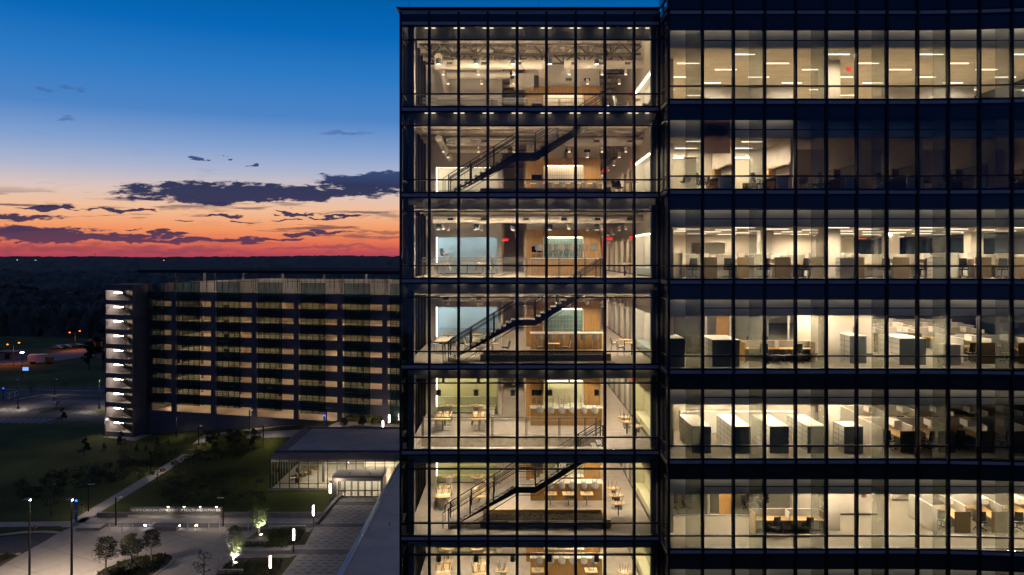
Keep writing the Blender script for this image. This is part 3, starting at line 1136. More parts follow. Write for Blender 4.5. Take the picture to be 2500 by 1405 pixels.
for k in range(0, 7):
    if k in (0, 2, 4, 6):
        for i, px in enumerate((1070, 1162, 1252, 1343, 1458)):
            place(big_pendant, (ax(px, 41.7), 41.9, FL[k] + 2.58), 0, 'large grey drum pendant near the glass, ' + ORD[i] + ' from the left, ' + flname(k), 'drum pendants near the glass')
    rows = ((44.9, (1082, 1168, 1254, 1390, 1470, 1528), 2.72), (47.3, (1094, 1176, 1254, 1434, 1512), 2.72))
    for j, (Y, pxs, h) in enumerate(rows):
        for i, px in enumerate(pxs):
            place(small_pendant, (ax(px, Y), Y, FL[k] + h), 0, 'small cylinder pendant, ' + ('front' if j == 0 else 'rear') + ' row, ' + ORD[i] + ' from the left, ' + flname(k), 'cylinder pendants in the lounges')
    for i, Y in enumerate((50.5, 53.5, 57, 61)):
        place(small_pendant, (6.6, Y, FL[k] + 2.6), 0, 'small corridor pendant, ' + ORD[i] + ' from the front, ' + flname(k), 'corridor pendants')
    for i, Y in enumerate((52.0, 57)):
        place(small_pendant, (.3, Y, FL[k] + 2.6), 0, 'small pendant in the passage beside the kitchen, ' + ORD[i] + ' from the front, ' + flname(k), 'passage pendants')


# ------------------------------------------------------------------ stairs
def staircase():
    o = empty('staircase', cat='staircase')
    rise, n, run, land = 4.46, 13, 3.6, 1.03
    h = rise / 2 / n
    t = run / n
    st = MB()
    tr = MB()
    for side in (0, 1.25):
        y0, y1 = side, side + .06
        z2 = rise / 2
        segs = [((0, -.02), (run, z2 - .02)), ((run, z2 - .02), (run + land, z2 - .02)), ((run + land, z2 - .02), (2 * run + land, rise - .02))]
        for (xa, za), (xb, zb) in segs:
            lo = [(xa, y0, za - .30), (xb, y0, zb - .30), (xb, y1, zb - .30), (xa, y1, za - .30)]
            hi = [(xa, y0, za + .02), (xb, y0, zb + .02), (xb, y1, zb + .02), (xa, y1, za + .02)]
            lo = [(x, y, max(z, .0)) for x, y, z in lo]
            st.hexa(lo, hi)
    st.build('stringer', 'steel_dark', o)
    for fl_ in (0, 1):
        for i in range(n):
            x = (0 if fl_ == 0 else run + land) + i * t
            z = fl_ * rise / 2 + (i + 1) * h
            tr.box(x, x + t + .02, .061, 1.249, z - .05, z)
            tr.box(x, x + .02, .061, 1.249, z - h, z - .051)
    tr.build('treads', 'tread', o)
    MB().box(run, run + land, .061, 1.249, rise / 2 - .08, rise / 2 + .002).build('landing', 'tread', o)
    rod = MB()
    rod.bar((.9, -.03, .12), (run, -.03, rise / 2 - .42), .03)
    rod.bar((run, -.03, rise / 2 - .42), (run + land + .1, -.03, rise / 2 - .42), .03)
    rod.bar((run + land + .1, -.03, rise / 2 - .42), (2 * run + land - .6, -.03, rise - .75), .03)
    rod.build('tie_rod', 'steel_dark', o)

    def zat(x):
        if x < run: return rise / 2 * x / run
        if x < run + land: return rise / 2
        return rise / 2 + (x - run - land) / run * rise / 2
    for side, y in (('front', .03), ('rear', 1.28)):
        gr = MB()
        X_ = [0, run, run + land, 2 * run + land]
        for a, b_ in zip(X_[:-1], X_[1:]):
            gr.bar((a, y, zat(a) + 1.05), (b_, y, zat(b_ - 1e-4) + 1.05), .045)
            gr.bar((a, y, zat(a) + .92), (b_, y, zat(b_ - 1e-4) + .92), .02)
            gr.bar((a, y + .07, zat(a) + .80), (b_, y + .07, zat(b_ - 1e-4) + .80), .04)
            gr.bar((a, y, zat(a) + .12), (b_, y, zat(b_ - 1e-4) + .12), .02)
        g_ = gr.build('handrail', 'steel_dark', o)
        ps = MB()
        for x in (0.0, 1.15, 2.4, run, run + land, run + land + 1.2, run + land + 2.4, 2 * run + land):
            ps.box(x - .03, x + .03, y - .02, y + .02, zat(x) - .1, zat(x) + 1.07)
        ps.box(-.32, -.28, y - .02, y + .02, 0, .85)
        ps.bar((-.3, y, .85), (0, y, 1.03), .03)
        ps.build('baluster', 'steel_dark', g_)
        ms = MB()
        x = .08
        while x < 2 * run + land:
            z = zat(x)
            ms.box(x - .0035, x + .0035, y - .003, y + .003, z + .12, z + .92)
            x += .085
        for i in range(1, 9):
            for a, b_ in zip(X_[:-1], X_[1:]):
                ms.bar((a, y, zat(a) + .12 + i * .088), (b_, y, zat(b_ - 1e-4) + .12 + i * .088), .006)
        ms.build('wire_mesh', 'steel_dark', g_)
    return o


for k in (1, 3, 5):
    place(staircase, (-3.38, 41.5, FL[k] + .006), 0, 'dark steel staircase with wire mesh rails rising from the ' + flname(k), 'open staircases behind the glass')


def railing():
    o = empty('railing', cat='railing')
    x0, x1 = -5.0, 4.7
    MB().bar((x0, 0, 1.07), (x1, 0, 1.07), .05).bar((x0, 0, .93), (x1, 0, .93), .02).bar((x0, 0, .1), (x1, 0, .1), .025).bar((x0, .07, .85), (x1, .07, .85), .035).build('top_rail', 'steel', o)
    for x in (-5.0, -3.0, -1.1, .8, 2.65, 4.1, 4.7):
        MB().box(x - .05, x - .02, -.02, .02, -.15, 1.05).box(x + .02, x + .05, -.02, .02, -.15, 1.05).build('post', 'steel_dark', o)
    ms = MB()
    x = x0
    while x < x1:
        ms.box(x - .003, x + .003, -.003, .003, .1, .93)
        x += .085
    for i in range(1, 10):
        ms.bar((x0, 0, .1 + i * .083), (x1, 0, .1 + i * .083), .005)
    ms.build('wire_mesh', 'steel', o)
    return o


for k in (0, 2, 4, 6):
    place(railing, (0, 43.57, FL[k]), 0, 'steel and wire mesh guard railing at the stair opening, ' + flname(k), 'guard railings at the stair openings')

# gravel planters beside the lower stair ends
for k in (1, 3, 5):
    z = FL[k] + .006
    o = empty('gravel_planter', (1.55, 42.65, z), 0, 'long low wood-edged planter filled with river stones, ' + flname(k), 'planter', 'stone-filled planters beside the stairs')
    x0, x1 = -3.25, 3.3
    MB().box(x0, x1, -.95, -.85, 0, .34).box(x0, x0 + .1, -.849, .85, 0, .34).build('front_wall', 'paint_grey', o)
    MB().box(x0, x1 + .45, .76, .95, 0, .40).box(x1 + .1, x1 + .45, -.95, .759, 0, .40).build('wood_edge', 'wood_top', o)
    MB().box(x0 + .1, x1 + .1, -.849, .759, 0, .2).build('soil', 'mulch', o)
    rr = random.Random(3)
    st = MB()
    for _ in range(900):
        a, b_, c, r = rr.uniform(x0 + .15, x1), rr.uniform(-.8, .72), rr.uniform(.2, .27), rr.uniform(.03, .07)
        i = len(st.v)
        ang = rr.uniform(0, PI)
        for (ux, uy, uz) in ((1, 0, 0), (0, .7, 0), (-1, 0, 0), (0, -.7, 0), (0, 0, .7), (0, 0, -.5)):
            xx, yy = ux * math.cos(ang) - uy * math.sin(ang), ux * math.sin(ang) + uy * math.cos(ang)
            st.v.append((a + xx * r, b_ + yy * r, c + uz * r))
        for p_ in range(4):
            q_ = (p_ + 1) % 4
            st.f += [(i + p_, i + q_, i + 4), (i + q_, i + p_, i + 5)]
    tag(st.build('stones', 'rock', o), 'grey and tan river stones', kind='stuff')

# ------------------------------------------------------------------ lounge furniture
def shell_profile(w=.46, back=.42, arm=True):
    """curved seat-and-back shell, z=0 at seat"""
    m_ = MB()
    nu, nv = 9, 10
    for j in range(nv):
        t_ = j / (nv - 1)
        if t_ < .5:
            y = -.22 + t_ * 2 * .40
            z = .02 * math.cos(t_ * 2 * PI) * 1
            wd = w * (.80 + .2 * math.sin(t_ * PI))
        else:
            q = (t_ - .5) * 2
            y = .18 + .09 * q
            z = .0 + back * q ** .9
            wd = w * (1 - .28 * q ** 2.2)
        for i in range(nu):
            s_ = i / (nu - 1) * 2 - 1
            zz = z + (.10 if t_ < .7 else .03) * abs(s_) ** 2.5
            yy = y - (.06 * s_ * s_ if t_ > .45 else 0)
            m_.v.append((s_ * wd / 2, yy, zz))
    for j in range(nv - 1):
        for i in range(nu - 1):
            a = j * nu + i
            m_.f.append((a, a + 1, a + nu + 1, a + nu))
    # thickness
    n_ = len(m_.v)
    m_.v += [(x, y + .008, z - .012) for x, y, z in m_.v]
    m_.f += [tuple(n_ + q for q in reversed(f_)) for f_ in m_.f[:]]
    return m_


def legs(m_, h, sp=.17, top=.12, r=.011):
    for a in (-1, 1):
        for b_ in (-1, 1):
            m_.tube((a * sp, b_ * sp, 0), (a * top, b_ * top, h), r, n=6)


def chair_of(shell, h, foot=False, sp=.2):
    def f():
        o = empty('bar_stool' if foot else 'cafe_chair', cat='bar stool' if foot else 'chair')
        s_ = shell_profile(.44 if foot else .48, .30 if foot else .40)
        s_.v = [(x, y, z + h) for x, y, z in s_.v]
        s_.build('seat_shell', shell, o, True)
        m_ = MB()
        legs(m_, h, sp, .13, .012)
        if foot:
            q = .16
            for a, b_ in (((-q, -q), (q, -q)), ((q, -q), (q, q)), ((q, q), (-q, q)), ((-q, q), (-q, -q))):
                m_.tube((a[0], a[1], h * .35), (b_[0], b_[1], h * .35), .008, n=5)
        m_.build('leg_frame', 'steel', o)
        return o
    return f


bar_stool = builder_variant(chair_of('shell_grey', .72, True, .19), 'bar_stool')
white_chair = builder_variant(chair_of('shell_white', .45), 'white_chair')
grey_chair = builder_variant(chair_of('shell_grey', .45), 'grey_chair')
black_chair = builder_variant(chair_of('shell_black', .45), 'black_chair')


def round_table():
    o = empty('cafe_table', cat='table')
    MB().lathe([(.38, .71), (.40, .72), (.40, .74), (.39, .745)], n=28).build('table_top', 'wood_top', o)
    MB().tube((0, 0, .02), (0, 0, .71), .03, n=10).build('stem', 'steel_dark', o)
    MB().lathe([(.28, 0), (.27, .012), (.05, .03)], n=24).build('base', 'steel', o)
    return o


def square_table():
    o = empty('square_table', cat='table')
    MB().box(-.36, .36, -.36, .36, .71, .74).build('table_top', 'wood_top', o)
    MB().tube((0, 0, .02), (0, 0, .71), .03, n=10).build('stem', 'steel', o)
    MB().box(-.27, .27, -.04, .04, 0, .025).box(-.04, .04, -.27, .27, 0.001, .026).build('base', 'steel', o)
    return o


def long_table():
    o = empty('long_table', cat='table')
    MB().box(-.43, .43, -1.2, 1.2, .71, .74).build('table_top', 'wood_top', o)
    for y in (-.75, .75):
        MB().tube((0, y, .02), (0, y, .71), .035, n=10).box(-.34, .34, y - .04, y + .04, 0, .025).build('leg', 'steel', o)
    return o


def kitchen_island():
    o = empty('kitchen_island', cat='kitchen island')
    MB().box(-2.12, 2.12, -.38, -.0, 0, 1.0).build('front_panel', 'wood', o)
    sl_ = MB()
    for i in range(60):
        x = -2.08 + i * .07
        sl_.box(x, x + .02, -.39, -.38, .02, .98)
    sl_.build('slats', 'wood_brown', o)
    MB().box(-2.14, 2.14, -.44, .42, 1.0, 1.06).box(2.14, 2.2, -.44, .42, 0, 1.06).build('worktop', 'quartz', o)
    MB().box(-2.1, 2.1, .0, .38, 0, .9).build('cupboards', 'wood', o)
    return o


def lay(builder, x, y, z, rz, label, group=None, flip=False, tilt=0, scale=None):
    """upright, or upside down with the seat resting on a table top"""
    if flip:
        return place(builder, (x, y, z), rz, label, group, rot=(PI + tilt, 0, rz), scale=scale)
    return place(builder, (x, y, z), rz, label, group, scale=scale)


rf = random.Random(11)
for k in range(0, 7):
    z = FL[k] + .006
    fn = flname(k)
    if True:
        place(kitchen_island, (3.22, 46.7, z), 0, 'wood-fronted kitchen island with a pale worktop, ' + fn, 'kitchen islands')
        inv = k in (4, 5, 6)
        for i in range(6):
            x = 1.62 + i * .66
            if k == 2:
                lay(grey_chair, x, 46.75, z + 1.06, PI, 'grey shell chair standing on the island, ' + ORD[i] + ' from the left, ' + fn, 'chairs standing on the island')
            elif inv:
                lay(bar_stool, x, 46.36, z + 1.06 + .74, 0 + rf.uniform(-.12, .12), 'upside-down grey bar stool on the island, ' + ORD[i] + ' from the left, ' + fn, 'bar stools turned over on the islands', flip=True)
            else:
                lay(bar_stool, x, 45.95, z, PI + rf.uniform(-.15, .15), 'grey bar stool in front of the island, ' + ORD[i] + ' from the left, ' + fn, 'bar stools at the islands')
    # left seating group
    n = 0
    if k in (2, 3, 4, 5, 6):
        lt = [(-4.0, 45.7)] + ([(-1.9, 45.7)] if k in (3, 4, 5, 6) else [(-1.7, 46.2)])
        for j, (x, y) in enumerate(lt):
            place(long_table, (x, y, z), 0, 'long light wood table, ' + ('left' if j == 0 else 'right') + ' of the two, ' + fn, 'long lounge tables')
            for i, (a, b_) in enumerate(((-.65, -.7), (-.65, .5), (.62, -.6), (.62, .6))):
                side_ = ('front left', 'rear left', 'front right', 'rear right')[i]
                tl = ('left' if j == 0 else 'right')
                if k == 3:
                    lay(grey_chair if i % 2 else white_chair, x + a, y + b_, z, -math.copysign(PI / 2, a) + rf.uniform(-.2, .2),
                        ('grey' if i % 2 else 'white') + ' shell chair, ' + side_ + ' of the ' + tl + ' long table, ' + fn, 'chairs at the long tables')
                else:
                    kd = (white_chair, grey_chair)[(i + j) % 2]
                    lay(kd, x + a * .33, y + b_, z + .745 + .47, math.copysign(PI / 2, a) + rf.uniform(-.3, .3),
                        'upside-down ' + ('white', 'grey')[(i + j) % 2] + ' chair, ' + side_ + ' on the ' + tl + ' long table, ' + fn, 'chairs turned over on the long tables', flip=True)
        for j, (x, y) in enumerate(((-4.0, 48.75), (-2.2, 48.75), (-1.4, 47.9)) if k != 2 else ((-2.8, 48.6),)):
            place(round_table, (x, y, z), 0, 'round wood table by the nook bench, ' + ORD[j] + ' from the left, ' + fn, 'round tables by the nook benches')
            if inv:
                lay(white_chair if j != 1 else grey_chair, x + .05, y, z + .745 + .47, rf.uniform(-1, 1), 'upside-down ' + ('white' if j != 1 else 'grey') + ' shell chair on the nook round table, ' + ORD[j] + ' from the left, ' + fn, 'chairs turned over on round tables', flip=True)
    if k == 2:
        lay(grey_chair, -3.9, 44.9, z + .75, 2.2, 'grey armchair perched upright on the left table, third floor down', None)
    # square tables before the island
    if k == 3:
        for j, x in enumerate((-1.1, 2.3)):
            place(square_table, (x, 43.6, z), 0, 'square wood table near the glass, ' + ('left' if j == 0 else 'right') + ' one, ' + fn, 'square cafe tables')
            for i, a in enumerate((-.75, .75)):
                lay(grey_chair, x + a, 43.7, z, -math.copysign(PI / 2, a), 'grey chair on the ' + ('left' if i == 0 else 'right') + ' of the ' + ('left' if j == 0 else 'right') + ' square table, ' + fn, 'chairs at the square tables')
    if k in (5, 6):
        for j, x in enumerate((2.25, 3.3, 4.35) if k == 5 else (-.6, 1.5, 4.6)):
            place(square_table, (x, 45.3, z), 0, 'square wood table with a turned-over chair on top, ' + ORD[j] + ' from the left, ' + fn, 'square cafe tables')
            lay(grey_chair, x + .02, 45.3, z + .745 + .47, PI + rf.uniform(-.3, .3), 'upside-down grey chair on a square table, ' + ORD[j] + ' from the left, ' + fn, 'chairs turned over on square tables', flip=True)
    # right-hand round tables
    rt = {0: [(6.6, 42.3)], 1: [(6.5, 42.4)], 2: [(6.35, 44.0), (6.7, 46)], 3: [(6.6, 45.6), (6.75, 43.9)], 4: [(6.55, 45.3), (6.5, 44.0), (6.85, 42.9)], 5: [(6.0, 46.4), (6.0, 45.0), (5.95, 43.5)], 6: [(6.5, 45.1), (4.9, 43.9)]}[k]
    for j, (x, y) in enumerate(rt):
        place(round_table, (x, y, z), 0, 'round wood table at the right side, ' + ORD[j] + ' from the back, ' + fn, 'round tables at the right side')
        if k >= 4 or k == 2:
            lay((white_chair, grey_chair)[j % 2] if k != 4 else white_chair, x, y, z + .745 + .46, 2.4 + rf.uniform(-.5, .5), 'upside-down shell chair on the right-hand round table, ' + ORD[j] + ' from the back, ' + fn, 'chairs turned over on round tables', flip=True, tilt=.12)
        elif k == 3:
            lay(white_chair, x - .62, y - .05, z, PI / 2, 'white shell chair left of the right-hand round table, ' + ORD[j] + ' from the back, ' + fn, 'white chairs at round tables')
        else:
            lay(black_chair if k == 1 else grey_chair, x - .85, y, z, PI / 2 + .3, ('black' if k == 1 else 'grey') + ' shell chair left of the round table at the right glass corner, ' + fn, 'chairs at the right glass corner')
            if k == 1:
                lay(black_chair, x - .55, y + .9, z, 2.4, 'second black shell chair, behind the round table at right, ' + fn, 'chairs at the right glass corner')
            else:
                lay(grey_chair, x + .75, y + .3, z, -PI / 2, 'grey shell chair right of the round table at the right glass corner, ' + fn, 'chairs at the right glass corner')


def exit_sign(loc, rz, label):
    o = empty('exit_sign', loc, rz, label, 'exit sign', 'red exit signs')
    MB().box(-.19, .19, 0, .04, -.1, .1).build('housing', 'exit_box', o)
    text('EXIT', .17, 'exit_red', o, (0, -.006, -.065), (PI / 2, 0, 0), .003, 'exit_lettering', 'CENTER')
    return o


m, t, b = new_mat('exit_box')
b.inputs['Base Color'].default_value = (.5, .04, .03, 1)
b.inputs['Emission Color'].default_value = (1, .03, .02, 1)
b.inputs['Emission Strength'].default_value = .35
exit_sign((ax(1233, 50.2) + .02, 51.0, FL[2] + 2.25), 0, 'red exit sign over the passage, third floor down')
exit_sign((ax(1478, 50), 50.0, FL[1] + 1.6 + .6), 0, 'red exit sign low in the corridor opening, second floor down')
exit_sign((ax(1488, 50), 50.0, FL[2] + 2.3), 0, 'red exit sign at the corridor mouth, third floor down')
exit_sign((7.46, 48.4, FL[0] + 2.35), R(-60), 'red exit sign beside the side nook, top floor')
exit_sign((7.46, 47.9, FL[1] + 2.45), R(-60), 'red exit sign on the side wall, second floor down')
exit_sign((7.46, 48.4, FL[2] + 2.35), R(-60), 'red exit sign at the edge of the side nook, third floor down')
exit_sign((7.46, 48.4, FL[4] + 2.5), R(-60), 'red exit sign above the side nook, fifth floor down')

# ================================================================== office wing interiors
WX0, WX1 = 8.45, 30.0
for k in range(0, 7):
    fl = FL[k]
    dark_side = 14.05 if k == 1 else 30
    so = MB().box(7.76, WX1, YR + .3, 65.9, fl - .5, fl).build('floor_slab', 'structure_paint', WING)
    MB().quad((7.76, YR + .3, fl + .004), (WX1, YR + .3, fl + .004), (WX1, 65.9, fl + .004), (7.76, 65.9, fl + .004)).build('carpet', 'carpet_office', so)
    MB().box(7.76, WX1, YR + .0, YR + .32, fl + .006, fl + .06).build('window_sill', 'paint_grey', WING)
    ce = MB().box(7.9, WX1, 38.99, 62.0, fl + 2.64, fl + 2.7).build('ceiling', 'ceiling_tile', WING)
    hd = MB().box(7.9, WX1, 38.9, 38.985, fl + 2.66, S[k - 1] - .2)
    hd.build('header_panel', 'paint_white', ce)
    MB().box(9.6, WX1, 38.897, 38.899, fl + 3.0, fl + 3.05).build('slot_diffuser', 'rubber', ce)
    MB().box(7.9, WX1 if k != 1 else 14.0, 38.68, 38.72, S[k - 1] - .62, S[k - 1] - .60).build('added_header_fill', 'header_fill_glow', ce)  # unseen strip added behind the spandrel to brighten the header panel
    wl = MB()
    wl.box(WX0 - .1, WX0, 41.1, 66, fl + .006, fl + 2.64)
    wl.box(7.9, 30, 65.7, 65.85, fl + .006, fl + 2.64)
    wl.build('interior_wall', 'paint', WING)
    if k != 1:
        MB().box(16.52, 17.38, 41.2, 42.0, fl + .006, fl + 2.64).build('column', 'paint', WING)
    else:
        MB().box(17.52, 18.1, 41.2, 42.0, fl + .006, fl + 2.64).build('column', 'paint_grey', WING)


def ceiling_light():
    o = empty('ceiling_light', cat='ceiling light')
    MB().box(-.6, .6, -.045, .045, -.022, -.006).build('diffuser', 'tube_face', o)
    for x in (-.4, .4):
        lamp_beam(o, (x, 0, -.03), 390, (1, .82, .61), 172, .04)
    MB().box(-.63, .63, -.065, .065, -.005, .0).build('frame', 'white_metal', o)
    return o


GA, GB = (11.9, 16.75, 21.6, 26.4), (9.5, 14.3, 19.15, 23.95, 28.6)
for k in range(0, 7):
    zc = FL[k] + 2.638
    rows = [(40.05, GA), (41.9, GB), (43.3, GA), (45.1, GB), (46.6, GA), (48.5, GB), (50.2, GA), (51.8, GB), (55, GA), (58, GB)]
    if k in (0, 2):
        for j, (y, xs_) in enumerate(rows):
            for i, x in enumerate(xs_):
                place(ceiling_light, (x, y, zc), 0, 'slim ceiling light, row ' + ORD[j] + ' from the glass, ' + ORD[i] + ' from the left, office ' + flname(k), 'linear office ceiling lights')
    elif k == 1:
        for i, (x, y) in enumerate(((9.6, 40.15), (9.55, 42.7), (12.5, 40.3), (12.6, 42.7))):
            place(ceiling_light, (x, y, zc), 0, 'slim ceiling light in a lit front office, ' + ORD[i] + ' one, office second floor down', 'linear office ceiling lights')
    else:
        # lamps of these ceilings are hidden behind the header from here; one strip set per ceiling
        lm = MB()
        for j, (y, xs_) in enumerate(rows[:8]):
            for x in xs_:
                if k == 3 and (x > 24 or (x < 16 and y > 43)): continue
                if k == 4 and (x > 19.5 or y > 47): continue
                if k == 5 and (x < 18 and y > 43.5): continue
                lm.box(x - .6, x + .6, y - .028, y + .028, zc - .036, zc - .006)
        lm.build('light_strips', 'lamp_tube', WING)

# --- top office floor
k = 0
z = FL[k] + .006
w = MB().box(11.7, 17.2, 47.5, 47.6, z, z + 2.6).box(22.6, 28.2, 47.5, 47.6, z, z + 2.6)
w.build('grey_partition', 'paint_grey', WING)
MB().box(8.45, 11.6, 53, 53.1, z, z + 2.6).box(17.3, 22.5, 53, 53.1, z, z + 2.6).build('partition_wall', 'paint', WING)
exit_sign((ax(2073, 42.5), 42.5, FL[0] + 2.45), R(35), 'red exit sign hanging from the tiled ceiling beside the column, top office floor')

# --- second office floor: private offices
k = 1
z = FL[k] + .006
pw = MB()
for x in (11.15, 14.05, 17.5, 20.6, 24.0, 27.5):
    pw.box(x, x + .1, 39.2, 43.4, z, z + 2.63)
pw.build('office_partition', 'paint', WING)
bk = MB()
for a, b_ in ((8.45, 8.75), (10.3, 11.15), (11.25, 11.6), (13.3, 14.05), (14.6, 14.9), (15.9, 17.5), (17.6, 17.9), (18.7, 20.6), (20.7, 21.2), (22.1, 24.0), (24.1, 24.6), (25.5, 27.5), (27.6, 30)):
    bk.box(a, b_, 43.4, 43.5, z, z + 2.199)
bk.box(8.45, 30, 43.4, 43.5, z + 2.2, z + 2.63)
bk.build('office_back_wall', 'paint', WING)
gp_ = MB()
for a, b_ in ((8.75, 10.3), (11.6, 13.3)):
    gp_.box(a, b_, 43.44, 43.46, z + .05, z + 2.2)
gp_.build('office_glass_front', 'pane_inner', WING)
MB().box(8.45, 30, 47.5, 47.6, z, z + 2.63).build('corridor_wall', 'paint', WING)
cl = MB()
for x in (9.5, 13.5, 15.2, 18.3, 21.7, 25):
    cl.box(x - .7, x + .7, 44.6, 44.7, z + 2.57, z + 2.62)
    cl.box(x - .7, x + .7, 46.4, 46.5, z + 2.57, z + 2.62)
cl.build('corridor_lights', 'corridor_led', WING)
# roller blind half drawn in the second bay
MB().box(wp[1][0] + .1, wp[2][0] - .1, 38.82, 38.83, FL[1] + 1.82, S[0] - .83).build('roller_blind', 'backlit_blind', WING)


def hutch_desk():
    o = empty('office_desk', cat='desk')
    MB().box(-.75, 0, -1.6, 1.3, .71, .74).build('desk_top', 'steel_dark', o)
    MB().box(-.7, -.05, .6, 1.25, 0, .70).build('drawer_unit', 'wood', o)
    MB().box(-.72, -.1, -1.55, -1.5, 0, .70).box(-.45, -.4, -1.2, -1.15, 0, .7).build('leg', 'white_metal', o)
    MB().box(-.02, 0, -1.42, -1.401, .75, 1.45).build('screen_support', 'steel_dark', o)
    h_ = MB().box(-.38, -.0, .7, 1.3, .75, 1.35).build('hutch', 'wood', o)
    MB().box(-.36, -.03, .69, .699, .80, 1.3).build('open_front', 'wood_brown', h_)
    MB().box(-.30, 0, -1.4, .69, 1.28, 1.31).build('shelf', 'wood', o)
    return o


def task_chair():
    o = empty('task_chair', cat='office chair')
    s_ = MB().box(-.24, .24, -.24, .24, .43, .50)
    s_.build('seat', 'shell_black', o)
    bk_ = MB()
    nn = 6
    for j in range(nn + 1):
        t_ = j / nn
        for i in range(5):
            u_ = i / 4 * 2 - 1
            bk_.v.append((u_ * (.22 - .03 * t_), .24 + .07 * t_ - .05 * u_ * u_, .55 + .5 * t_))
    for j in range(nn):
        for i in range(4):
            a = j * 5 + i
            bk_.f.append((a, a + 1, a + 6, a + 5))
    n_ = len(bk_.v)
    bk_.v += [(x, y + .02, z_) for x, y, z_ in bk_.v]
    bk_.f += [tuple(n_ + q for q in reversed(f_)) for f_ in bk_.f[:]]
    bk_.build('backrest', 'shell_black', o)
    MB().bar((0, .2, .42), (0, .29, .75), .05).build('back_support', 'steel_dark', o)
    MB().bar((-.27, -.1, .66), (-.27, .15, .66), .05).bar((-.27, 0, .45), (-.27, 0, .66), .03).bar((.27, -.1, .66), (.27, .15, .66), .05).bar((.27, 0, .45), (.27, 0, .66), .03).build('armrest', 'shell_black', o)
    b_ = MB().tube((0, 0, .1), (0, 0, .43), .03, n=8)
    for i in range(5):
        w_ = i * 2 * PI / 5
        b_.tube((0, 0, .12), (.3 * math.cos(w_), .3 * math.sin(w_), .07), .02, n=5)
        b_.lathe([(.03, 0), (.03, .05)], .3 * math.cos(w_), .3 * math.sin(w_), 0, 6)
    b_.build('star_base', 'steel_dark', o)
    return o


nm = ['leftmost lit office', 'second lit office', 'first dark office', 'second dark office', 'third dark office', 'rightmost dark office']
for i, x in enumerate((11.15, 14.05, 17.5, 20.6, 24.0, 27.5)):
    place(hutch_desk, (x - .02, 40.7, z), 0, 'wood hutch desk with a long shelf along the wall, ' + nm[i] + ', second floor down', 'hutch desks in the private offices')
    place(task_chair, (x - 1.25, 40.6, z), R(100), 'black task chair at the hutch desk of the ' + nm[i] + ', second floor down', 'task chairs in the private offices')
for i, (x, y) in enumerate(((8.9, 40.0), (10.0, 40.3), (12.6, 41.6), (15.0, 40.2), (21.3, 39.8))):
    place(grey_chair, (x, y, z), R(200 + 40 * i), 'grey guest chair in the private offices, ' + ORD[i] + ' from the left, second floor down', 'guest chairs in the private offices')
for i, (x, y) in enumerate(((12.1, 39.6), (15.6, 40.0))):
    o = empty('carton' if i == 0 else 'low_cabinet', (x, y, z), .1, ('open brown carton on the floor of the second lit office' if i == 0 else 'low dark cabinet in the first dark office'), 'box' if i == 0 else 'cabinet')
    MB().box(-.3, .3, -.2, .2, 0, .42).build('body', 'wood' if i == 0 else 'steel_dark', o)
    MB().box(-.3, .3, -.21, -.201, .2, .24).build('tape' if i == 0 else 'drawer', 'wood_brown' if i == 0 else 'steel', o)


# --- generic office furniture
def filing_cabinet(w, d, h, cols, dark_front=True):
    """bank of lateral files seen end-on: slate end panel towards the glass, drawers on the long side"""
    def f():
        o = empty('filing_cabinet', cat='filing cabinet')
        MB().box(-w / 2, w / 2, .02, d, 0.02, h).build('body', 'cabinet_white', o)
        MB().box(-w / 2 - .01, w / 2 + .01, -.01, .019, 0, h).build('end_panel', 'cabinet_slate' if dark_front else 'panel_white', o)
        MB().box(-w / 2 - .015, w / 2 + .015, .02, d + .01, h, h + .025).build('top', 'panel_white', o)
        g_ = MB()
        for side in (-1, 1):
            x = side * (w / 2 + .003)
            for c in range(cols + 1):
                y = .02 + (d - .02) * c / cols
                g_.box(x - .004, x + .004, y - .008, y + .008, .05, h - .02)
            for r_ in range(1, 5):
                zz = h * r_ / 5
                g_.box(x - .004, x + .004, .03, d, zz - .008, zz + .008)
        g_.build('drawer_gap', 'steel_dark', o)
        h__ = MB()
        for side in (-1, 1):
            for c in range(cols):
                y = .02 + (d - .02) * (c + .5) / cols
                for r_ in range(5):
                    zz = h * (r_ + .82) / 5
                    h__.box(side * (w / 2 + .005) - .006, side * (w / 2 + .005) + .006, y - .1, y + .1, zz, zz + .012)
        h__.build('handles', 'steel', o)
        return o
    return f


def partition(x0, x1, y0, y1, z, h, label, group='fabric cubicle partitions'):
    """low screen between two plan points (axis aligned)"""
    L_ = max(abs(x1 - x0), abs(y1 - y0))
    o = empty('cubicle_partition', (x0, y0, z), 0 if abs(x1 - x0) > abs(y1 - y0) else PI / 2, label, 'partition', group)
    MB().box(0, L_, -.03, .03, .06, h - .03).build('panel', 'panel_fabric', o)
    MB().box(0, L_, -.04, .04, h - .03, h).build('top_cap', 'panel_white', o)
    s_ = MB()
    n_ = max(1, round(L_ / 1.2))
    for i in range(1, n_):
        s_.box(i * L_ / n_ - .008, i * L_ / n_ + .008, -.034, .034, .06, h - .03)
    s_.box(0, L_, -.034, .034, .0, .06)
    s_.build('frame', 'steel', o)
    return o


def cubicle_desk():
    """desk running back from the glass, wood or fabric end panel, drawers"""
    o = empty('cubicle_desk', cat='desk')
    MB().box(-.42, .36, 0.05, 2.3, .70, .735).box(-1.5, -.421, 1.7, 2.3, .70, .735).build('desk_top', 'wood_top', o)
    MB().box(-.46, .38, 0, .045, 0, 1.1).build('end_panel', 'brown_fabric', o)
    MB().box(-.3, .33, 1.0, 1.5, 0.0, .66).build('pedestal', 'panel_white', o)
    MB().box(-.02, .36, 1.55, 2.28, 1.0, 1.32).build('shelf_bin', 'panel_white', o)
    return o


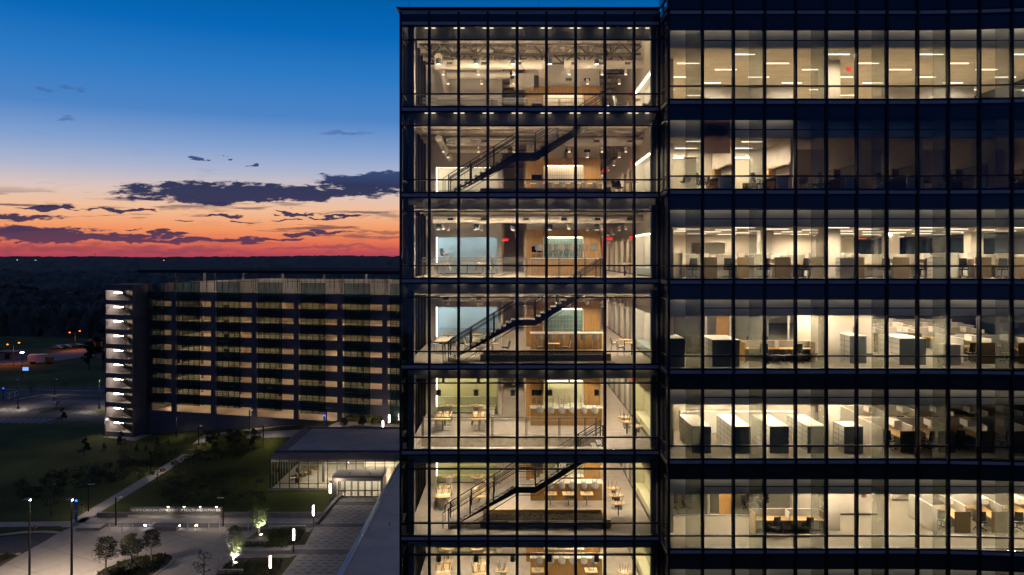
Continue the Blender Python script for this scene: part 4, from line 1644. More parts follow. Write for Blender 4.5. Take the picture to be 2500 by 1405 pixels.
def cubicle_row(k, xa, n, yf, yb, fname, rowname, sp=1.95, left=True, chairs=True, h=1.35, desk_kinds=None):
    z = FL[k] + .006
    if left:
        partition(xa, xa, yf - .3, yb, z, h, 'long pale partition at the left end of the ' + rowname + ', ' + fname)
    partition(xa + .05, xa + sp * n, yb, yb, z, h - .08, 'pale cross partition behind the ' + rowname + ', ' + fname)
    for i in range(n):
        x = xa + sp * (i + 1)
        if i < n - 1 or True:
            partition(x, x, yf + .5, yb - .05, z, h - .1, 'low divider, ' + ORD[i] + ' from left in the ' + rowname + ', ' + fname)
        place(cubicle_desk, (x - .42, yf, z), 0, 'L-shaped wood desk, ' + ORD[i] + ' from left in the ' + rowname + ', ' + fname, 'cubicle desks')
        if chairs:
            place(task_chair, (x - 1.15 + rf.uniform(-.1, .1), yf + .55 + rf.uniform(-.2, .2), z), rf.uniform(-.9, .9) + PI, 'black task chair, ' + ORD[i] + ' from left in the ' + rowname + ', ' + fname, 'task chairs at the cubicles')


F5, F4, F3, F2 = 'sixth floor down', 'fifth floor down', 'fourth floor down', 'third floor down'
# --- third floor down: cubicles right at the glass
cubicle_row(2, 8.85, 5, 40.75, 42.9, F2, 'left front row', sp=1.93, left=True, h=1.34)
cubicle_row(2, 18.9, 2, 40.75, 42.9, F2, 'middle front row', sp=1.95, left=False, h=1.34)
cubicle_row(2, 23.2, 3, 40.75, 42.9, F2, 'right front row', sp=1.95, left=True, h=1.34)
cubicle_row(2, 9.0, 6, 44.6, 47.0, F2, 'second row', sp=1.95, chairs=False)
z = FL[2] + .006
short_cab = builder_variant(filing_cabinet(.9, .5, 1.05, 1, False), 'short_cab')
place(short_cab, (17.3, 40.0, z), 0, 'short pale cabinet in front of the square column, third floor down', 'filing cabinets')
place(short_cab, (22.0, 39.9, z), 0, 'short white drawer cabinet near the right, third floor down', 'filing cabinets')
w2 = MB()
w2.box(8.46, 9.2, 53, 53.1, z + .701, z + 2.099).box(10.6, 12.2, 53, 53.1, z + .701, z + 2.099).box(14.5, 20.3, 53, 53.1, z + .701, z + 2.099).box(8.46, 20.3, 53, 53.1, z + 2.1, z + 2.6)
w2.box(8.46, 20.3, 53, 53.1, z, z + .7)
w2.build('rear_wall', 'paint', WING)
MB().box(20.3, 20.5, 53, 62, z, z + 2.6).box(8.46, 20.29, 57, 57.1, z, z + 2.6).build('rear_room_wall', 'paint', WING)
MB().box(8.46, 14.5, 53.05, 53.07, z + .7, z + 2.1).build('rear_glazing', 'pane_inner', WING)
MB().box(9.3, 9.9, 54.2, 54.3, z, z + 2.1).box(12.6, 13.1, 54.2, 54.3, z, z + 2.1).build('rear_door', 'wood', WING)
MB().box(14.35, 15.1, 44.9, 45.6, z, z + 2.63).build('column', 'paint_white', WING)
for x, y in ((23.4, 48.5), (27.6, 46.8), (20.6, 52)):
    MB().box(x, x + .75, y, y + .75, z, z + 2.63).build('column', 'paint', WING)
MB().box(20.51, 24.6, 56, 56.1, z, z + 2.6).build('rear_wall', 'paint', WING)
MB().box(24.6, 30, 60, 60.2, z + .9, z + 2.5).build('far_window_band', 'spandrel', WING)
for x in frange(24.7, 30, 1.6):
    MB().box(x, x + .25, 59.8, 59.99, z, z + 2.6).build('far_mullion', 'paint_grey', WING)

# --- fourth floor down
k = 3
z = FL[k] + .006
cab_wide = builder_variant(filing_cabinet(.85, 2.0, 1.42, 3), 'cab_wide')
cab_long = builder_variant(filing_cabinet(1.35, 2.4, 1.35, 3), 'cab_long')
place(cab_wide, (8.32, 39.4, z), 0, 'slate-ended filing cabinet in the left corner, fourth floor down', 'filing cabinets')
place(cab_long, (10.85, 39.5, z), 0, 'wide bank of white filing drawers with a slate end, fourth floor down', 'filing cabinets')
place(cab_wide, (18.15, 40.8, z), 0, 'slate-ended filing cabinet beside the white column wall, fourth floor down', 'filing cabinets')
place(cab_long, (20.7, 40.2, z), 0, 'wide bank of white filing drawers right of the column, fourth floor down', 'filing cabinets')
place(short_cab, (22.6, 40.0, z), 0, 'short white drawer cabinet before the right cubicles, fourth floor down', 'filing cabinets')


def twin_desk():
    o = empty('twin_workstation', cat='desk')
    w_ = 1.8
    for s_ in (-1, 1):
        MB().box(min(0.03 * s_, s_ * w_), max(.03 * s_, s_ * w_), 0, .74, .70, .735).build('desk_top', 'wood_top', o)
    MB().box(-w_, w_, .75, .81, 0, 1.08).build('back_panel', 'panel_fabric', o)
    MB().box(-w_ - .02, w_ + .02, .74, .82, 1.08, 1.11).build('top_cap', 'panel_white', o)
    MB().box(-.03, .03, .1, .749, .74, 1.1).build('divider', 'panel_white', o)
    MB().box(-w_ - .06, -w_, -.05, .81, 0, 1.08).build('left_panel', 'wood_top', o)
    MB().box(w_, w_ + .06, -.05, .81, 0, 1.08).build('right_panel', 'wood_brown', o)
    MB().box(.3, .32, .1, .7, 0, .7).box(-.32, -.3, .1, .7, 0, .7).build('leg', 'white_metal', o)
    MB().box(.34, .72, .12, .6, .3, .68).build('pedestal', 'panel_white', o)
    return o


for k, x, y, fnm in ((3, 14.1, 41.0, F3), (5, 14.55, 40.65, F5)):
    z = FL[k] + .006
    place(twin_desk, (x, y, z), 0, 'twin wood workstation with a pale back screen, ' + fnm, 'twin workstations')
    for i, a in enumerate((-.9, .85)):
        place(task_chair, (x + a, y - .15, z), PI + rf.uniform(-.4, .4), 'black task chair at the ' + ('left' if i == 0 else 'right') + ' half of the twin workstation, ' + fnm, 'task chairs at the twin workstations')
# rear glass rooms and walls on floors 3 and 5
for k, yy in ((3, 44.0), (5, 43.5)):
    z = FL[k] + .006
    fr = MB()
    for x in (8.5, 10.95, 12.3, 15.6, 16.0):
        fr.box(x, x + .09, yy, yy + .08, z, z + 2.63)
    fr.box(8.5, 16, yy, yy + .08, z, z + .08)
    f_ = fr.build('glass_partition', 'white_metal', WING)
    MB().box(8.6, 10.94, yy + .03, yy + .04, z + .085, z + 2.6).box(12.4, 15.59, yy + .03, yy + .04, z + .085, z + 2.6).build('pane', 'pane_inner', f_)
    MB().box(11.6, 12.28, yy + .1, yy + .14, z, z + 2.3).build('open_door', 'wood', WING)
    MB().box(8.46, 16, 48.5, 48.6, z, z + 2.63).build('room_back_wall', 'paint_grey', WING)
    MB().box(16.0, 20.5, yy + .2, yy + .3, z, z + 2.63).build('core_wall', 'paint', WING)
    MB().box(16.0, 20.5, yy + .185, yy + .199, z, z + .1).build('baseboard', 'steel_dark', WING)
    for j, x in enumerate((9.6, 14.0)):
        o = empty('meeting_table', (x, 45.6, z), 0, 'light wood meeting table in the ' + ('left' if j == 0 else 'right') + ' glass room, ' + (F3 if k == 3 else F5), 'table', 'meeting tables in the glass rooms')
        MB().box(-.9, .9, -.55, .55, .71, .745).build('table_top', 'wood_top', o)
        MB().box(-.5, -.4, -.3, .3, 0, .71).box(.4, .5, -.3, .3, 0, .71).build('leg', 'steel_dark', o)
        for i, (a, b_) in enumerate(((-.4, -.85), (.45, -.85))):
            place(task_chair, (x + a, 45.6 + b_, z), PI, 'black task chair on the ' + ('left' if i == 0 else 'right') + ' of the ' + ('left' if j == 0 else 'right') + ' meeting table, ' + (F3 if k == 3 else F5), 'task chairs at the meeting tables')
    o = empty('extinguisher_cabinet', (19.75 if k == 5 else 19.5, yy + .19, z + 1.0), 0, 'glazed fire extinguisher cabinet on the white core wall, ' + (F3 if k == 3 else F5), 'cabinet', 'extinguisher cabinets')
    MB().box(-.14, .14, -.05, 0, 0, .62).build('case', 'steel', o)
    MB().box(-.09, .09, -.055, -.051, .06, .56).build('window', 'steel_dark', o)
    MB().tube((0, -.07, .1), (0, -.07, .45), .045, n=10).build('extinguisher', 'red_paint', o)
cubicle_row(5, 22.2, 4, 40.9, 43.5, F5, 'front right row')
cubicle_row(5, 22.6, 4, 44.2, 46.4, F5, 'second right row', left=False, chairs=False)
cubicle_row(3, 23.4, 3, 40.6, 43.0, F3, 'front right row')
for j, yb in enumerate((45.6, 48.6, 51.6)):
    cubicle_row(3, 18.2 + j * 1.2, 5, yb, yb + 2.2, F3, ('second', 'third', 'fourth')[j] + ' row back', chairs=False, left=False)

# --- fifth floor down: filing banks and cubicles
k = 4
z = FL[k] + .006
cab_deep = builder_variant(filing_cabinet(.95, 3.0, 1.36, 4), 'cab_deep')
cab_mid = builder_variant(filing_cabinet(.95, 1.35, 1.36, 2), 'cab_mid')
for i, x in enumerate((9.68, 11.72, 13.65, 15.58)):
    place(cab_deep, (x, 39.75, z), 0, 'bank of white filing drawers with slate end, ' + ORD[i] + ' from the left, fifth floor down', 'filing cabinets')
place(cab_mid, (17.45, 39.75, z), 0, 'shorter filing bank in front of the column, fifth floor down', 'filing cabinets')
MB().box(8.46, 18.3, 45.2, 45.3, z, z + 2.63).build('core_wall', 'paint', WING)
low = builder_variant(filing_cabinet(6.6, .5, 1.15, 1, False), 'low_cab')
place(low, (13.0, 44.5, z), 0, 'long low white cabinet run against the back wall, fifth floor down', 'filing cabinets')
o = empty('extinguisher_cabinet', (17.75, 45.19, z + 1.0), 0, 'glazed fire extinguisher cabinet behind the filing banks, fifth floor down', 'cabinet', 'extinguisher cabinets')
MB().box(-.14, .14, -.05, 0, 0, .62).build('case', 'steel', o)
MB().box(-.09, .09, -.055, -.051, .06, .56).build('window', 'steel_dark', o)
MB().tube((0, -.07, .1), (0, -.07, .45), .045, n=10).build('extinguisher', 'red_paint', o)
cubicle_row(4, 18.85, 5, 39.9, 42.6, F4, 'front row', sp=1.95)
cubicle_row(4, 19.2, 5, 43.6, 46.0, F4, 'second row', left=True, chairs=True)
cubicle_row(4, 19.6, 5, 47.2, 49.5, F4, 'third row', left=True, chairs=False)

# ================================================================== parking garage
GAR = empty('parking_garage', (G0.x, G0.y, 0), math.atan2(gd.y, gd.x), 'long eight-level concrete parking garage with green glass screens', 'building')
# local frame: x along the facade, -y towards the viewer


def g_at(px, py, t=0.0):
    """local x,z where a photo ray meets the facade plane shifted t towards the viewer"""
    o2 = G0 + gn * t
    ux = (px - CX) / F
    # point = (ux*Y, Y); solve (P-o2).gn = 0
    Y = (o2.dot(gn)) / (ux * gn.x + gn.y)
    P = Vector((ux * Y, Y))
    return (P - G0).dot(gd), CZ - (py - HY) * Y / F


cols = [g_at(px, 700)[0] for px in (367, 424.5, 522, 620.5, 723, 829, 939.6)]
bay = (cols[6] - cols[1]) / 5
cols[2:6] = [cols[1] + bay * i for i in range(1, 5)]
cols += [cols[6] + bay, cols[6] + 2 * bay]
zt = g_at(367, 712)[1]
lev = (zt - g_at(367, 948.5)[1]) / (8 - .61)   # spandrel 0 top at zt; window row i tops at zt-1.95-i*lev
lev = 3.06
GD = 30.0
sp_h = 1.93
gw = cols[-1]
z_last = zt - 7 * lev - sp_h
for i in range(8):
    z1 = zt - i * lev
    for j in range(len(cols) - 1):
        MB().box(cols[j] + .45, cols[j + 1] - .55, 0, .3, z1 - sp_h, z1).build('spandrel', 'precast', GAR)
    MB().box(0.2, gw, .31, GD, z1 - 1.15, z1 - .95).build('floor_plate', 'garage_floor', GAR)
for j, x in enumerate(cols):
    MB().box(x - .55, x + .45, -.06, .5, 0 if j < 5 else 3.0, zt + .05).build('column', 'precast', GAR)
    if j:
        for y in (0.08, .42):
            MB().box(x + .1 + y * .5, x + .22 + y * .5, y, y + .12, zt + .25, zt + 4.3).build('canopy_post', 'steel_dark', GAR)
        if j < 7:
            for y in (6.5, 7.0):
                MB().box(x + .1 + 2.2, x + .22 + 2.2, y, y + .12, zt - .9, zt + 4.3).build('canopy_post', 'steel', GAR)
# base wall (rises out of the sloping ground) and ground floor openings
bs = MB()
for j in range(len(cols) - 1):
    a, b_ = cols[j] + .45, cols[j + 1] - .55
    top = 5.05
    bs.box(a, b_, .0, .3, -1, top)
bs.build('base_wall', 'precast', GAR)
MB().box(0, gw, GD, GD + .3, 0, zt - .9).box(-.3, 0, .5, GD, 0, zt).build('rear_wall', 'garage_wall', GAR)
iw = MB()
for i in range(9):
    z1 = zt - i * lev
    for j in range(len(cols) - 1):
        iw.box(cols[j] + .6, cols[j] + 1.0, 8, 8.5, z1 - 1.15 - lev + .2, z1 - 1.15)
iw.build('interior_columns', 'garage_wall', GAR)
wl_ = MB()
for i in range(9):
    z1 = zt - i * lev
    # ramp wall seen through the openings, slightly sloping
    wl_.hexa([(2, 14, z1 - 1.1 - lev + .0), (gw, 14, z1 - 1.1 - lev), (gw, 14.2, z1 - 1.1 - lev), (2, 14.2, z1 - 1.1 - lev)],
             [(2, 14, z1 - 2.3 + .9), (gw, 14, z1 - 1.5), (gw, 14.2, z1 - 1.5), (2, 14.2, z1 - 2.3 + .9)])
wl_.build('ramp_wall', 'garage_floor', GAR)
lm = MB()
MB().box(0.2, gw, .31, GD, 4.7, 4.9).build('floor_plate', 'garage_floor', GAR)
for i in range(8):
    z1 = zt - i * lev - 1.17
    for j in range(len(cols) - 1):
        for y in (3.5, 10.5):
            x = (cols[j] + cols[j + 1]) / 2
            lm.box(x - .6, x + .6, y - .1, y + .1, z1 - .06, z1 - .02)
lm.build('ceiling_lights', 'garage_lamp', GAR)
# yellow painted bollard wall near the third column
for i in (1, 2, 3, 4):
    z1 = zt - i * lev
    MB().box(cols[2] + .7, cols[2] + 1.9, 2.5, 2.8, z1 - .95, z1 + .35).build('yellow_panel', 'orange_paint', GAR)
# screens of tinted glass in a light frame
for j in range(len(cols) - 1):
    a = cols[j] + bay * .15 if j else cols[1] - (96 - 40) / 98 * bay * 1.03
    b_ = cols[j] + bay * .71 if j else cols[1] - .19 * bay
    if j == 0: a = cols[0] + .2
    z1, z0 = zt + 2.2 - (0 if j else 0), z_last - .15 - max(0, j - 3) * .18
    fr = MB()
    nn = 4
    for i in range(nn + 1):
        x = a + (b_ - a) * i / nn
        fr.box(x - .045, x + .045, -.75, -.68, z0, z1)
    o = fr.build('screen_frame', 'frame', GAR)
    rails = MB()
    zz = z0
    while zz < z1:
        rails.box(a, b_, -.74, -.69, zz - .018, zz + .018)
        zz += .51
    for i in range(8):
        rails.box(a, b_, -.72, -.10, zt - i * lev - 1.0, zt - i * lev - .85)
    rails.build('screen_rail', 'frame', o)
    MB().box(a, b_, -.715, -.705, z0, z1).build('tinted_glass', 'screen', o)
# top deck rear ramp wall with posts
rwl = MB()
DW = [(.4, 2.5, zt + 1.75), (16, 17, zt + 2.4), (gw, 19, zt + 2.5)]
for (xa, ya, za), (xb, yb_, zb) in zip(DW[:-1], DW[1:]):
    rwl.hexa([(xa, ya, zt - .95), (xb, yb_, zt - .95), (xb, yb_ + .2, zt - .95), (xa, ya + .2, zt - .95)], [(xa, ya, za), (xb, yb_, zb), (xb, yb_ + .2, zb), (xa, ya + .2, za)])
rwl.build('deck_wall', 'garage_wall', GAR)
fp = MB()
for x in frange(1.5, gw, 1.15):
    y = 2.5 + (x - .4) / 15.6 * 14.5 if x < 16 else 17 + (x - 16) / (gw - 16) * 2
    fp.box(x, x + .07, y - .16, y - .06, zt + .3, zt + 2.5)
fp.build('deck_posts', 'steel_dark', GAR)
MB().box(.3, gw, .2, 20, zt - .94, zt - .90).build('top_deck', 'garage_floor', GAR)
dl = MB()
for j in range(1, len(cols) - 1):
    for y in (3, 8, 14):
        dl.box(cols[j] + 3, cols[j] + 4.2, y, y + .15, zt + 4.2, zt + 4.28)
dl.build('deck_lights', 'deck_lamp', GAR)
# photovoltaic canopy over the top deck
cn = MB()
cn.hexa([(-2, -1.0, zt + 4.3), (gw, -1.0, zt + 4.3), (gw, 44, zt + 4.3), (-2 + 6, 44, zt + 4.3)],
        [(-2, -1.0, zt + 4.55), (gw, -1.0, zt + 4.55), (gw, 44, zt + 4.55), (-2 + 6, 44, zt + 4.55)])
co_ = cn.build('solar_canopy', 'solar', GAR)
MB().box(-2.2, gw, -1.25, -1.01, zt + 4.0, zt + 4.62).build('canopy_edge', 'frame', co_)

# --- stair tower at the left end
TW0, TW1 = -8.05, -.9
TOW = empty('stair_tower', (G0.x, G0.y, 0), math.atan2(gd.y, gd.x), 'open stair tower with lit landings at the left end of the garage', 'stair tower')
ty0, ty1 = -4.0, 2.4
tz = zt + 1.35
MB().box(TW1 - .3, TW1, ty0, ty1, 0, tz).build('side_wall', 'precast', TOW)
MB().box(TW0, TW0 + .25, ty0, ty1, 0, tz).build('side_wall', 'precast', TOW)
MB().box(TW0 + .251, TW1 - .301, ty1 - .3, ty1, 0, tz).build('rear_wall', 'garage_wall', TOW)
MB().box(TW0, TW1, ty0 - .03, ty1, tz + .001, tz + .2).build('roof', 'precast', TOW)
rf_ = random.Random(4)
for i in range(11):
    z1 = tz - i * lev * 1.0
    h = .95 if i else 1.0
    if z1 - 1 < -.5: break
    MB().box(TW0 + .251, TW1 - .301, ty0, ty0 + .2, z1 - h, z1 - .002).build('parapet', 'precast', TOW)
    MB().box(TW0 + .251, TW1 - .301, ty0 + .201, ty1 - .301, z1 - h - .0, z1 - h + .15).build('landing', 'garage_wall', TOW)
    zf = z1 - h + .15 - lev
    l_ = MB().box(TW0 + .7, TW0 + 2.9, -2.2, -2.05, z1 - h - .7, z1 - h - .55)
    if zf > -1.5:
        l_.build('light_fixture', 'stair_lamp', TOW)
        st = MB()
        n = 11
        for s_ in range(n):
            x = TW0 + 2.9 + s_ * .30
            zz = zf + lev - .1 - (s_ + 1) * lev / 2 / n * 1.35
            st.box(x, x + .31, -3.4, -2.2, zz - .16, zz)
            x2 = TW0 + 2.9 + 3.3 - s_ * .30
            zz2 = zf + .2 + (n - s_ - 1) * 0 + s_ * lev / 2 / n
            st.box(x2 - .31, x2, -1.4, -.2, zz2, zz2 + .16)
        st.build('stair_flight', 'concrete_dark', TOW)
        rl = MB()
        for q in range(4):
            rl.bar((TW0 + 2.9, -3.45, zf + lev - .1 + .3 + q * .22), (TW0 + 6.2, -3.45, zf + lev * .33 + .3 + q * .22), .035)
            rl.bar((TW0 + 6.2, -1.45, zf + .4 + q * .22), (TW0 + 2.9, -1.45, zf + lev / 2 + .4 + q * .22), .035)
        rl.build('stair_rail', 'steel_dark', TOW)

# ================================================================== ground surfaces
sheet('driveway', [(-60, 1405), (0, 1383), (75, 1341), (140, 1303), (180, 1285), (190, 1277), (560, 1299), (700, 1299), (560, 1405), (420, 1560), (-300, 1560)], 'drive', .006, label='pale concrete drop-off drive')
sheet('asphalt_road', [(-300, 1330), (0, 1312), (90, 1304), (139, 1303), (110, 1322), (72, 1342), (0, 1357), (-300, 1400)], 'asphalt', .010, label='dark asphalt street at the left edge')
kb_ = MB()


def kerb(pts, name='kerb', h=.13, w=.18, m='concrete'):
    k_ = MB()
    for a, b_ in zip(pts[:-1], pts[1:]):
        a, b_ = Vector(a[:2]), Vector(b_[:2])
        d = (b_ - a)
        if d.length < .01: continue
        za, zb = gz(a.x, a.y), gz(b_.x, b_.y)
        nn = Vector((d.y, -d.x)).normalized() * w / 2
        k_.hexa([(a.x - nn.x, a.y - nn.y, za - .05), (b_.x - nn.x, b_.y - nn.y, zb - .05), (b_.x + nn.x, b_.y + nn.y, zb - .05), (a.x + nn.x, a.y + nn.y, za - .05)],
                [(a.x - nn.x, a.y - nn.y, za + h), (b_.x - nn.x, b_.y - nn.y, zb + h), (b_.x + nn.x, b_.y + nn.y, zb + h), (a.x + nn.x, a.y + nn.y, za + h)])
    return tag(k_.build(name, m), None, kind='structure')


kerb([ground_at(px, py) for px, py in ((-200, 1313), (0, 1308), (60, 1301), (110, 1300), (143, 1302))], w=.5)
kerb([ground_at(px, py) for px, py in ((-200, 1372), (0, 1356), (50, 1354))], w=.4)
sheet('planting_bed', [(-200, 1420), (-200, 1374), (0, 1358), (45, 1356), (0, 1384)], 'mulch', .008, label='planted bed at the lower left corner')
strip('pavement', [(-200, ground_at(0, 1281).y), (-70, ground_at(100, 1281).y), (-61, ground_at(175, 1280).y + .3)], 2.0, 'walk', label='narrow concrete pavement along the street verge')
strip('path', [(-61.6, 108), (-61.5, 150), (-60.8, 154.5)], 2.2, 'walk', .012, 'pale concrete path crossing the lawn', 24)
strip('path', [(-61.8, 155), (-52, 155.6), (-43, 156)], 1.8, 'walk', .016, 'pale concrete path towards the lobby', 12)
p0 = G0 + gn * 6.0
strip('pavement', [tuple(p0 + gd * 28), tuple(p0 + gd * 60)], 2.0, 'walk', .02, 'raised pavement in front of the garage')
strip('pavement', [tuple(G0 + gn * 2.8 + gd * 44), tuple(G0 + gn * 2.6 + gd * 62)], 5.0, 'walk', .03, 'light paving by the garage entrance')
sheet('tower_apron', [(258, 1068), (300, 1060), (372, 1062), (330, 1078)], 'walk', .012, label='small paved apron at the stair tower')
# plaza between the drive and the lobby
sheet('walkway', [(237, 1264), (800, 1264), (790, 1279), (180, 1277), (205, 1264)], 'walk', .012, label='pale walkway in front of the sign wall')
sheet('paving_band', [(175, 1278), (772, 1279), (765, 1288), (180, 1287)], 'band', .016, label='dark paving band along the walkway')
sheet('walkway', [(180, 1288), (765, 1289), (755, 1299), (185, 1298)], 'walk', .012, label='pale strip of paving with bollards')
pr = [(833, 1212), (945, 1212), (930, 1250), (905, 1300), (870, 1370), (830, 1450), (650, 1450), (705, 1383), (745, 1330), (768, 1285)]
sheet('plaza', pr, 'walk', .016, label='pale plaza paving with rows of dark inset pavers')
sheet('walkway', [(560, 1334), (745, 1331), (735, 1342), (560, 1340)], 'walk', .012)
sheet('walkway', [(540, 1352), (735, 1352), (705, 1362), (560, 1362)], 'walk', .012)
for ya, yb_, xa, xb in ((1225, 1234, 822, 940), (1279, 1288, 768, 916), (1342, 1354, 712, 885)):
    sheet('paving_band', [(xa, ya), (xb, ya), (xb - (yb_ - ya) * .6, yb_), (xa - (yb_ - ya) * .75, yb_)], 'band', .020, label='dark paving band across the plaza')
ins = MB()
y = 82.0
row = 0
while y < 121:
    py = HY + CZ * F / y
    if not any(a < py < b_ for a, b_ in ((1224, 1235), (1278, 1289), (1341, 1355))):
        xl = ground_at(833 - (py - 1212) * .76, py).x
        xr = ground_at(945 - (py - 1212) * .43, py).x
        x = xl + .5 + (row % 3) * .42
        while x < xr - .8:
            ins.quad((x, y, .021), (x + .72, y, .021), (x + .72, y + .33, .021), (x, y + .33, .021))
            x += 1.3
    y += .93
    row += 1
tag(ins.build('inset_pavers', 'concrete_dark'), 'rows of dark inset pavers', kind='structure')

# parking lot
sheet('parking_lot', [(-60, 1032), (120, 1036), (200, 1028), (270, 1040), (270, 944), (190, 944), (95, 950), (0, 966), (-60, 975)], 'asphalt', .02, label='asphalt parking lot left of the garage')
sheet('asphalt_road', [(-80, 955), (95, 946), (275, 943), (275, 956), (-80, 968)], 'asphalt', .03)
kerb([ground_at(px, py) for px, py in ((0, 953), (60, 954), (130, 955), (290, 957))], w=.5, h=.2)
kerb([ground_at(px, py) for px, py in ((35, 978), (95, 967), (140, 967), (290, 969))], w=.4, h=.2)
lines = MB()
for (xa, ya, xb, yb_, n) in ((0, 1003, 56, 994, 1), ):
    pass


def stalls(px0, px1, py, dpx, dpy, n):
    for i in range(n):
        a = ground_at(px0 + (px1 - px0) * i / n, py)
        b_ = ground_at(px0 + (px1 - px0) * i / n + dpx, py + dpy)
        d = (b_ - a).normalized()
        nn = Vector((d.y, -d.x, 0)) * .1
        lines.quad(*[(p.x, p.y, .026) for p in (a - nn, b_ - nn, b_ + nn, a + nn)])


stalls(-40, 110, 1034, 36, -11, 9)
stalls(-50, 60, 1005, 50, -8, 7)
stalls(170, 250, 1012, 40, -8, 5)
stalls(90, 260, 984, 40, -7, 9)
a, b_ = ground_at(0, 1012), ground_at(265, 1000)
tag(lines.build('stall_markings', 'line_paint'), 'faded white parking stall lines', kind='structure')
sheet('grass_island', [(92, 1008), (150, 992), (180, 989), (160, 997), (105, 1010)], 'grass', .05, label='grass island in the parking lot')
sheet('grass_island', [(228, 1004), (270, 1000), (270, 1010), (245, 1012)], 'grass', .05)

# planted island in the drive
isl = [ground_at(px, py) for px, py in ((205, 1430), (240, 1398), (300, 1371), (355, 1358), (400, 1354), (420, 1357), (425, 1365), (412, 1382), (385, 1400), (345, 1430), (300, 1460), (230, 1460))]
mb_ = MB()
mb_.quad(*[(p.x, p.y, .10) for p in isl])
tag(mb_.build('planting_bed', 'mulch'), 'curved planting bed island in the drive', kind='structure')
kerb(isl + [isl[0]], w=.3, h=.14)


# ------------------------------------------------------------------ vegetation
def leaf_cloud(mb_, centers, n, size, rr, flat=.6):
    for _ in range(n):
        c, r = rr.choice(centers)
        while True:
            d = Vector((rr.uniform(-1, 1), rr.uniform(-1, 1), rr.uniform(-1, 1)))
            if .15 < d.length < 1: break
        d = d.normalized() * (d.length ** .5)
        p = Vector(c) + Vector((d.x * r, d.y * r, d.z * r * flat))
        a = Vector((rr.uniform(-1, 1), rr.uniform(-1, 1), rr.uniform(-1, 1))).normalized()
        b_ = a.orthogonal().normalized()
        s_ = size * rr.uniform(.5, 1.3)
        mb_.quad(p - a * s_, p + b_ * s_ * .5, p + a * s_, p - b_ * s_ * .5)


def tree_builder(name, h, crown, nleaf, leafm, barkm, seed, shape='oval', stems=1, leafsize=.13, cat='tree'):
    def f():
        rr = random.Random(seed)
        o = empty(name, cat=cat)
        tk = MB()
        cen = []
        for s_ in range(stems):
            lean = Vector((rr.uniform(-.25, .25), rr.uniform(-.25, .25), 0)) * (1.3 if stems > 1 else .2) * crown
            pts = [Vector((0.06 * s_, 0, 0)), lean * .3 + Vector((0, 0, h * .35)), lean * .7 + Vector((0, 0, h * .65)), lean + Vector((0, 0, h * .93))]
            r0 = .022 * h / (1 + .4 * (stems - 1))
            for i in range(3):
                tk.tube(pts[i], pts[i + 1], r0 * (1 - i * .3), r0 * (1 - (i + 1) * .3), n=6)
            nb = {'cone': 18, 'vase': 14, 'oval': 14, 'dense': 46}[shape]
            for i in range(nb):
                t_ = (.42 if shape == 'vase' else .25) + (.55 if shape == 'vase' else .7) * i / nb
                base = pts[0].lerp(pts[3], t_) if t_ > .5 else pts[1].lerp(pts[2], (t_ - .25) * 2)
                base = Vector((lean.x * t_, lean.y * t_, h * t_ * .95))
                w_ = rr.uniform(0, 2 * PI)
                if shape == 'cone':
                    rad = crown * (1.02 - t_) * 1.25
                    up = -.05
                elif shape == 'vase':
                    rad = crown * (.45 + .6 * math.sin(PI * min(1, t_ * 1.05)))
                    up = .55
                elif shape == 'dense':
                    t_ = .22 + .76 * i / nb
                    base = Vector((lean.x * t_, lean.y * t_, h * t_ * .93))
                    rad = crown * (math.sin(PI * min(.985, max(.05, (t_ - .14) * 1.12)) ** .75)) ** .8 * rr.uniform(.7, 1)
                    up = .55
                else:
                    rad = crown * math.sin(PI * min(.97, (t_ - .18) * 1.15)) ** .7
                    up = .35
                tip = base + Vector((math.cos(w_) * rad, math.sin(w_) * rad, rad * up))
                tk.tube(base, tip, r0 * .3, r0 * .08, n=4, caps=False)
                cen.append((tuple(base.lerp(tip, .6)), rad * .36 + .12))
                cen.append((tuple(tip), rad * .24 + .12))
        tk.build('trunk', barkm, o)
        lf = MB()
        leaf_cloud(lf, cen, nleaf, leafsize, rr)
        lf.build('crown', leafm, o)
        return o
    f.__name__ = name + str(seed)
    return f


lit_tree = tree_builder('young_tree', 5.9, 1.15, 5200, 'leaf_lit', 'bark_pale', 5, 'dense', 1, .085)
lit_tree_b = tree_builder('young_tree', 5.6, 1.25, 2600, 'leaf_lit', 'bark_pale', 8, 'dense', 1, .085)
river_birch = tree_builder('multi_stem_tree', 5.2, 1.1, 2600, 'leaf', 'bark_pale', 21, 'vase', 3, .13)
river_birch_b = tree_builder('multi_stem_tree', 5.0, 1.05, 2400, 'leaf', 'bark_pale', 33, 'vase', 3, .12)
conifer = tree_builder('conifer', 4.6, 1.25, 2200, 'needle', 'bark', 41, 'cone', 1, .10)
broad = tree_builder('broadleaf_tree', 5.5, 1.9, 2200, 'leaf_dark', 'bark', 52, 'oval', 1, .16)
sparse = tree_builder('sparse_tree', 5.5, 1.5, 420, 'leaf_dark', 'bark', 63, 'oval', 1, .12)
tall_pine = tree_builder('tall_pine', 15, 3.2, 4200, 'needle', 'bark', 74, 'oval', 1, .35)


def tree_at(builder, px, py_base, py_top, label, group=None, rz=None):
    p = ground_at(px, py_base)
    h = (py_base - py_top) * p.y / F
    base_h = {'young_tree': 5.9, 'multi_stem_tree': 5.2, 'conifer': 4.6, 'broadleaf_tree': 5.5, 'sparse_tree': 5.5, 'tall_pine': 15}
    nm_ = ''.join(c for c in builder.__name__ if not c.isdigit())
    return place(builder, p - Vector((0, 0, .03)), rf.uniform(0, 6), label, group, scale=h / base_h[nm_])


